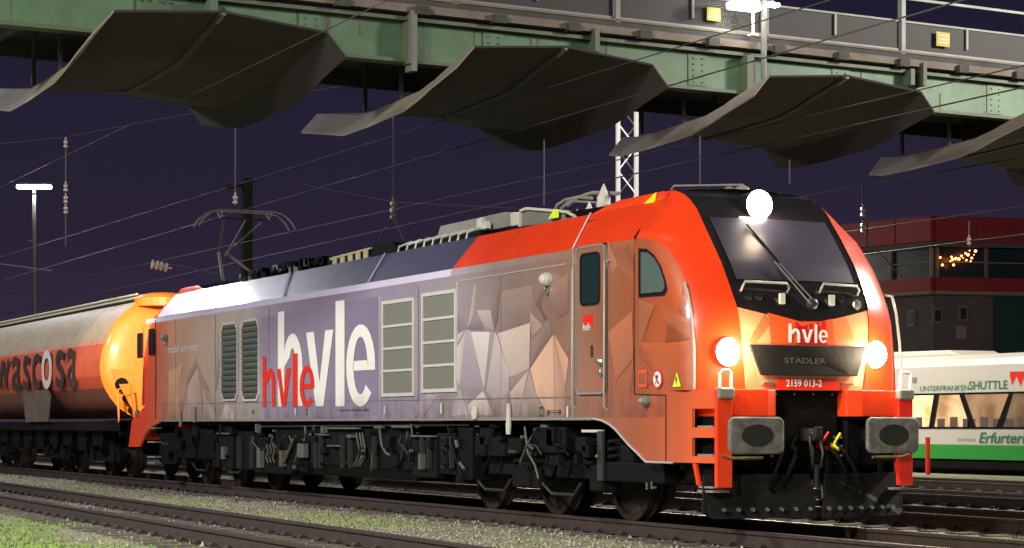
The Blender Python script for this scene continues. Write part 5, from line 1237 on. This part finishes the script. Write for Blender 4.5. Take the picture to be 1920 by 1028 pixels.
# insulator strings
def insul(p, axis, n, r, lab, L=.07, cat='insulator', ends=None):
    ax = Vector(axis).normalized(); pr = [(0, .02)]
    for k in range(n): pr += [(.02 + L*k, r), (.045 + L*k, r*.9), (.05 + L*k, .02)]
    pr.append((L*n + .05, .02))
    return tag(MB().lathe(p, ax, pr, 12).build('insulator', M['insul'], loc=p), lab, cat)
p = PX(283, 495, -20); insul(p, Vector((0, 1, -.18)), 4, .10, 'string insulator at the end of the steady arm left of the pantograph', .1)
def dropper(u, v0, v1, Y, lab, r=.012, iv=None):
    a = S(u, v0, Y); c = S(u, v1, Y); c.x = a.x; c.z = proj and (1.17 + (795 - v1) * (a - CAM).dot(FW) / FPX)
    t = tag(MB().tube([a, c], r, 6).build('dropper', M['wire'], loc=c), lab, 'dropper rod', 'vertical dropper rods')
    if iv:
        for v in iv:
            z = 1.17 + (795 - v) * (a - CAM).dot(FW) / FPX
            MB().lathe((a.x, a.y, z - .12), (0, 0, 1), [(0, .02), (.02, .055), (.06, .05), (.08, .02), (.12, .055), (.16, .05), (.18, .02), (.24, .02)], 10).build('insulator', M['insul'], t)
    return t
dropper(441, 225, 386, 0, 'vertical dropper rod above the pantograph', iv=(372,))
dropper(737, 200, 404, 0, 'vertical dropper rod left of the roof equipment', iv=(384, 398))
dropper(1020, 262, 386, 0, 'vertical dropper rod above the mesh roof screen')
dropper(1312, 255, 346, .5, 'vertical dropper rod left of the top headlight')
dropper(1480, 300, 346, 2.5, 'vertical dropper rod right of the top headlight')
dropper(123, 256, 462, -1, 'vertical dropper rod right of the lamp mast', .016, iv=(268, 350, 372, 392))
dropper(1618, 340, 440, 9.2, 'vertical dropper rod before the red building corner', .016, iv=(395, 425))
dropper(1817, 415, 462, 18.2, 'short dropper rod before the dark right face of the red building', .02, iv=(450,))
for (u0, v0, u1, v1, Y, lab) in ((737, 402, 711, 452, 0, 'left stay of the inverted V below the dropper'), (737, 402, 756, 450, 0, 'right stay of the inverted V below the dropper'), (1622, 446, 1692, 520, 12, 'slanting stay wire in front of the red building')):
    wire([S(u0, v0, Y), S(u1, v1, Y)], lab, .013)

# =================================================================== RAILCAR
YR = 24.0
rc = tag(empty('railcar', (-20, YR + 1.4, 0)), 'white railcar with green skirt and warm lit windows', 'railcar')
M['rcw'] = mat('railcar_white', C(206, 200, 188, .95), .4, noise=.08, coat=.3)
M['rcg'] = mat('railcar_green', C(36, 140, 52, 1.15), .4, noise=.1, coat=.3)
M['rct'] = mat('railcar_green_letters', C(40, 108, 66), .5)
def rz(v, u=1800): return S(u, v, YR).z
xa, xb_ = S(1560, 800, YR).x, S(2200, 800, YR).x
z_g0, z_g1, z_w0, z_w1, z_r = rz(861.5), rz(834), rz(802.5), rz(738.5), rz(665)
MB().box(xa, xb_, YR, YR + 2.8, z_g0, z_g1 - .002).build('skirt', M['rcg'], rc, bevel=.02)
MB().box(xa, xb_, YR, YR + 2.8, z_g1, z_w0).build('lower_wall', M['rcw'], rc)
b = MB(); b.prism([(YR, z_w1), (YR, z_r - .32), (YR + .10, z_r - .14), (YR + .4, z_r), (YR + 2.4, z_r), (YR + 2.8, z_r - .3), (YR + 2.8, z_w1)], 0, xa, xb_); b.build('roof', M['rcw'], rc)
b = MB(); ux, u2 = S(1640, 665, YR).x, S(1772, 665, YR).x; b.prism([(ux, z_r), (u2, z_r), (u2 - .5, z_r + .17), (ux, z_r + .20)], 1, YR + .5, YR + 2.2); b.build('roof_pod', M['rcw'], rc, bevel=.05)
MB().box(xa, xb_, YR + 1.5, YR + 1.55, z_w0, z_w1).build('inner_wall', mat('railcar_interior', (.6, .45, .28), .7), rc)
MB().box(xa, xb_, YR - .01, YR + .03, z_w1 - .03, z_w1 + .03).build('window_rail', M['mask'], rc); MB().box(xa, xb_, YR - .01, YR + .03, z_w0 - .03, z_w0 + .03).build('window_rail', M['mask'], rc)
pil = [(1752, 1761, 1742, 1751), (1799, 1807, 1820, 1830), (1893, 1900, 1868, 1880), (1951, 1960, 1972, 1980), (2040, 2049, 2014, 2024), (2098, 2107, 2124, 2134)]
def xat(u, v): return S(u, v, YR).x
for a, c, d_, e_ in pil:
    MB().slab([(xat(a, 740), YR - .02, z_w1), (xat(c, 740), YR - .02, z_w1), (xat(e_, 802), YR - .02, z_w0), (xat(d_, 802), YR - .02, z_w0)], (0, .06, 0)).build('window_pillar', M['mask'], rc)
cuts = [(1560, 1560), (1756, 1746), (1803, 1825), (1897, 1874), (1956, 1976), (2200, 2200)]
wcol = [((1, .74, .34), 2.3), ((1, .62, .30), 1.25), ((.8, .46, .24), .62), ((.6, .38, .2), .42), ((.6, .38, .2), .3)]
for i in range(5):
    (a, c), (d_, e_) = cuts[i], cuts[i+1]
    m = bpy.data.materials.new('lit_window'); m.use_nodes = True; nt = m.node_tree; pb = nt.nodes['Principled BSDF']; pb.inputs['Base Color'].default_value = (.05, .04, .03, 1); pb.inputs['Roughness'].default_value = .1
    n = nt.nodes.new('ShaderNodeTexNoise'); n.inputs['Scale'].default_value = 1.3; n.inputs['Detail'].default_value = 4; t = nt.nodes.new('ShaderNodeTexCoord'); nt.links.new(t.outputs['Object'], n.inputs['Vector'])
    r = nt.nodes.new('ShaderNodeValToRGB'); cc, es = wcol[i]; r.color_ramp.elements[0].position = .35; r.color_ramp.elements[1].position = .62
    r.color_ramp.elements[0].color = (cc[0]*.45, cc[1]*.38, cc[2]*.3, 1); r.color_ramp.elements[1].color = (*cc, 1)
    nt.links.new(n.outputs['Fac'], r.inputs[0]); nt.links.new(r.outputs[0], pb.inputs['Emission Color']); pb.inputs['Emission Strength'].default_value = es
    MB().slab([(xat(a, 740), YR + .02, z_w1), (xat(d_, 740), YR + .02, z_w1), (xat(e_, 802), YR + .02, z_w0), (xat(c, 802), YR + .02, z_w0)], (0, .02, 0)).build('window', m, rc)
    for k in range(3 if i < 4 else 0):
        x = xat(min(a, c) + 20 + k * 24 if i else 1712 + 12*k, 795)
        if k == 1 or i in (1, 2, 3): MB().box(x - .22, x + .12, YR + .0, YR + .018, z_w0 + .02, z_w0 + .26 + .05 * (k % 2)).build('seat_back', mat('seat_cloth', (.10, .07, .06), .8), rc, bevel=.02)
def rtxt(s, u0, u1, v0, v1, m, bold=.0, shear=0.):
    a = S(u0, v1, YR - .012); c = S(u1, v0, YR - .012); text(s, 'lettering', m, rc, a, (1, 0, 0), (0, 0, 1), c.x - a.x, S((u0+u1)/2, v0, YR).z - S((u0+u1)/2, v1, YR).z, bold=bold, shear=shear)
rtxt('UNTERFRANKEN', 1725, 1816, 724, 734, M['rct']); rtxt('SHUTTLE', 1817, 1889, 715, 731, M['rct'], .01)
rtxt('ErfurterBahn', 1835, 1968, 810, 831, M['rct'], .02, .25); rtxt('Ein Unternehmen', 1796, 1829, 821, 827, M['grey'])
def rpol(pts, m, name, d=-.006):
    MB().slab([S(u, v, YR) + Vector((0, d, 0)) for u, v in pts], (0, -.003, 0)).build(name, m, rc)
rpol([(1894, 697), (1950, 696), (1950, 705), (1894, 705)], M['redl'], 'crest_mark'); rpol([(1894, 705), (1906, 705), (1898, 722)], M['redl'], 'crest_mark'); rpol([(1906, 705), (1921, 705), (1914, 724)], M['redl'], 'crest_mark'); rpol([(1921, 705), (1936, 705), (1929, 724)], M['redl'], 'crest_mark')
rpol([(1704, 708), (1719, 708), (1719, 718), (1704, 718)], M['grey'], 'vent_plate')
rpol([(1662, 700), (1672, 690), (1676, 738), (1662, 738)], M['rcg'], 'green_stripe')
MB().box(xb_ - .05, xb_ + .03, YR + .02, YR + 2.78, z_w0, z_w1).build('end_wall', M['rcw'], rc)
MB().box(xa, xb_, YR + .3, YR + 2.5, z_g0 - .22, z_g0 - .002).build('underframe', M['black'], rc)
for x in (-29, -26.6, -14, -12): MB().lathe((x, YR + .55, .38), (0, 1, 0), [(0, .42), (.12, .42), (.13, .38), (.13, 0)], 20).build('wheel', M['wheel'], rc)
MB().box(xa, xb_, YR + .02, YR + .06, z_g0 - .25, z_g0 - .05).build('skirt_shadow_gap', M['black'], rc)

# red marker posts and a point machine beside the tracks
def post(u, v0, v1, lab):
    p = S(u, v1, 22.6); p.z = -.25; d = (p - CAM).dot(FW); z1 = 1.17 + (795 - v0) * d / FPX
    o = tag(empty('marker_post', p), lab, 'post')
    MB().box(p.x - .05, p.x + .05, p.y - .05, p.y + .05, -.25, z1 - .03).build('post_shaft', M['red'], o, bevel=.01)
    MB().box(p.x - .06, p.x + .06, p.y - .06, p.y + .06, z1 - .03, z1).build('post_cap', M['red'], o, bevel=.01)
post(1739.5, 820, 881, 'thin red marker post in front of the green railcar skirt')
p = G(1655, 903, -.25); pm = tag(empty('point_machine', p), 'small grey point machine between the tracks right of the plough', 'point machine')
MB().box(p.x - .05, p.x + .9, p.y - .2, p.y + .2, -.25, -.08).build('machine_box', M['conc'], pm, bevel=.02)
MB().bar((p.x + .02, p.y, -.15), (p.x - .05, p.y, .20), .14, .06).build('machine_lever', M['conc'], pm)

# =================================================================== RED BUILDING
DB = 112.; kc = CAM + ray(1752, 600) * DB; kc.z = 0
d1 = (FW + RT * ((-2100 - 960) / FPX)).normalized(); d2 = (RT + FW * .25).normalized()
bd = tag(empty('office_building', kc), 'modern building with two red bands, glazed storey and grey lower wall behind the railcar', 'building')
BR_ = mat('red_cladding', C(140, 20, 22, .62), .5, noise=.2, nscale=.5); BW_ = mat('grey_render', C(90, 80, 76, .6), .85, noise=.3, nscale=.6)
BG_ = mat('dark_teal_glass', (.008, .016, .018), .3); BL_ = mat('pale_ledge', C(120, 104, 92, .7), .7); BF_ = mat('window_frame_paint', C(96, 88, 80, .7), .6)
def zb_(v): return 1.17 + (795 - v) * DB / FPX
La, Lb = 26., 26.
def wall(o, d, L, z0, z1, t=.3, push=0.):
    n = Vector((d.y, -d.x, 0));
    if n.dot(CAM - o) < 0: n = -n
    a = o + n * push - d * push * .75; c = a + d * L; i = -n * t
    return MB().add([Vector((p.x, p.y, z)) for z in (z0, z1) for p in (a, c, c + i, a + i)], [(0,3,2,1),(4,5,6,7),(0,1,5,4),(1,2,6,5),(2,3,7,6),(3,0,4,7)])
for d, L in ((-d1 if (-d1).dot(RT) < 0 else d1, La), (d2, Lb)):
    wall(kc, d, L, zb_(455), zb_(408), push=.9).build('red_band', BR_, bd)
    wall(kc, d, L, zb_(548), zb_(522), push=.9).build('red_band', BR_, bd)
    wall(kc, d, L, zb_(522), zb_(455), push=.0).build('glazed_storey', BG_, bd)
    wall(kc, d, L, zb_(553), zb_(548), push=1.0).build('ledge', BL_, bd); wall(kc, d, L, zb_(464), zb_(456), push=.7).build('ledge', BW_, bd)
    wall(kc, d, L, -.2, zb_(553), push=.2).build('lower_wall', BW_, bd)
    wall(kc, d, L, zb_(492), zb_(490), t=.06, push=.1).build('handrail', BL_, bd)
    n = Vector((d.y, -d.x, 0)); n = n if n.dot(CAM - kc) > 0 else -n
    for k in range(10):
        a = kc + d * (2.9 * k + .1) + n * .12
        MB().bar((a.x, a.y, zb_(522)), (a.x, a.y, zb_(456)), .16).build('mullion', BL_ if d is not d2 else BF_, bd)
    for k in range(1, 14):
        a = kc + d * (2.0 * k) + n * .905
        MB().bar((a.x, a.y, zb_(454)), (a.x, a.y, zb_(409)), .05).build('panel_joint', M['bdark'], bd)
for u, v0, v1, w_ in ((1710, 582, 612, 18), (1757, 577, 607, 20), (1805, 574, 603, 20)):
    dd_ = (-d1 if (-d1).dot(RT) < 0 else d1) if u < 1752 else d2
    n = Vector((dd_.y, -dd_.x, 0)); n = n if n.dot(CAM - kc) > 0 else -n
    r_ = ray(u, 590); t = (kc + n * .22 - CAM).dot(n) / r_.dot(n); q = CAM + r_ * t; h = w_ / 2 * t / FPX
    zt_, zb2 = 1.17 + (795 - v0) * t / FPX, 1.17 + (795 - v1) * t / FPX
    o = MB().slab([q - dd_*h + Vector((0,0,zb2-q.z)), q + dd_*h + Vector((0,0,zb2-q.z)), q + dd_*h + Vector((0,0,zt_-q.z)), q - dd_*h + Vector((0,0,zt_-q.z))], n * .08).build('window', BF_, bd)
    h *= .6; m_ = (zt_ - zb2) * .15
    MB().slab([q - dd_*h + Vector((0,0,zb2+m_-q.z)) + n*.09, q + dd_*h + Vector((0,0,zb2+m_-q.z)) + n*.09, q + dd_*h + Vector((0,0,zt_-m_-q.z)) + n*.09, q - dd_*h + Vector((0,0,zt_-m_-q.z)) + n*.09], n * .02).build('pane', BG_, o)
n2 = Vector((d2.y, -d2.x, 0)); n2 = n2 if n2.dot(CAM - kc) > 0 else -n2
def on2(u, v, push):
    r_ = ray(u, v); t = (kc + n2 * push - CAM).dot(n2) / r_.dot(n2); return CAM + r_ * t
MB().slab([on2(u, v, .24) for u, v in ((1792, 636), (1812, 636), (1812, 612), (1792, 612))], n2 * .05).build('wall_board', BL_, bd)
MB().slab([on2(u, v, .30) for u, v in ((1862, 700), (1990, 700), (1990, 556), (1862, 556))], n2 * .1).build('green_glass_wall', mat('green_glass', (.012, .035, .022), .3), bd)
MB().slab([on2(u, v, .5) for u, v in ((1760, 462), (1800, 460), (1795, 456), (1756, 456))], n2 * .05).build('ceiling_strip', glow('ceiling_strip_light', 1.2, (.7, .65, 1.)), bd)
# string of small red-orange lights behind the glass
rl = tag(empty('light_string', on2(1790, 490, .4)), 'cluster of small glowing orange lights on the glazed storey of the red building', 'lights')
g_o = glow('orange_bulb', 9, (1, .22, .05)); rr2 = random.Random(5)
for u, v in [(1763, 483), (1767, 497), (1786, 487), (1792, 485), (1788, 497), (1798, 486), (1806, 484), (1810, 475), (1815, 478), (1822, 484), (1829, 471), (1818, 470), (1812, 488), (1782, 490), (1784, 482), (1803, 480), (1826, 478), (1820, 490)]:
    q = on2(u, v, .45); r_ = rr2.uniform(.03, .085)
    MB().lathe(q - Vector((0, 0, r_)), (0, 0, 1), [(0, .0), (r_*.4, r_*.8), (r_, r_), (r_*1.6, r_*.8), (r_*2, 0)], 8).build('bulb', g_o, rl)
dl = -d1 if (-d1).dot(RT) < 0 else d1; n1 = Vector((dl.y, -dl.x, 0)); n1 = n1 if n1.dot(CAM - kc) > 0 else -n1
lamp('added_facade_light', kc + dl * 22 + n1 * 12 + Vector((0, 0, 9)), 3600, (1, .85, .7), .6)  # unseen light added to brighten the left face of the building
# dark low land and buildings beyond the yard
far = tag(empty('distant_shed', (-150, 60, 0)), 'low dark shed on the horizon behind the tank wagon', 'shed')
MB().box(-260, -120, 90, 100, -.2, 2.2).build('wall', M['bdark'], far)
MB().prism([(89.5, 2.2), (100.5, 2.2), (95, 3.2)], 0, -260.5, -119.5).build('roof', M['bdark'], far)
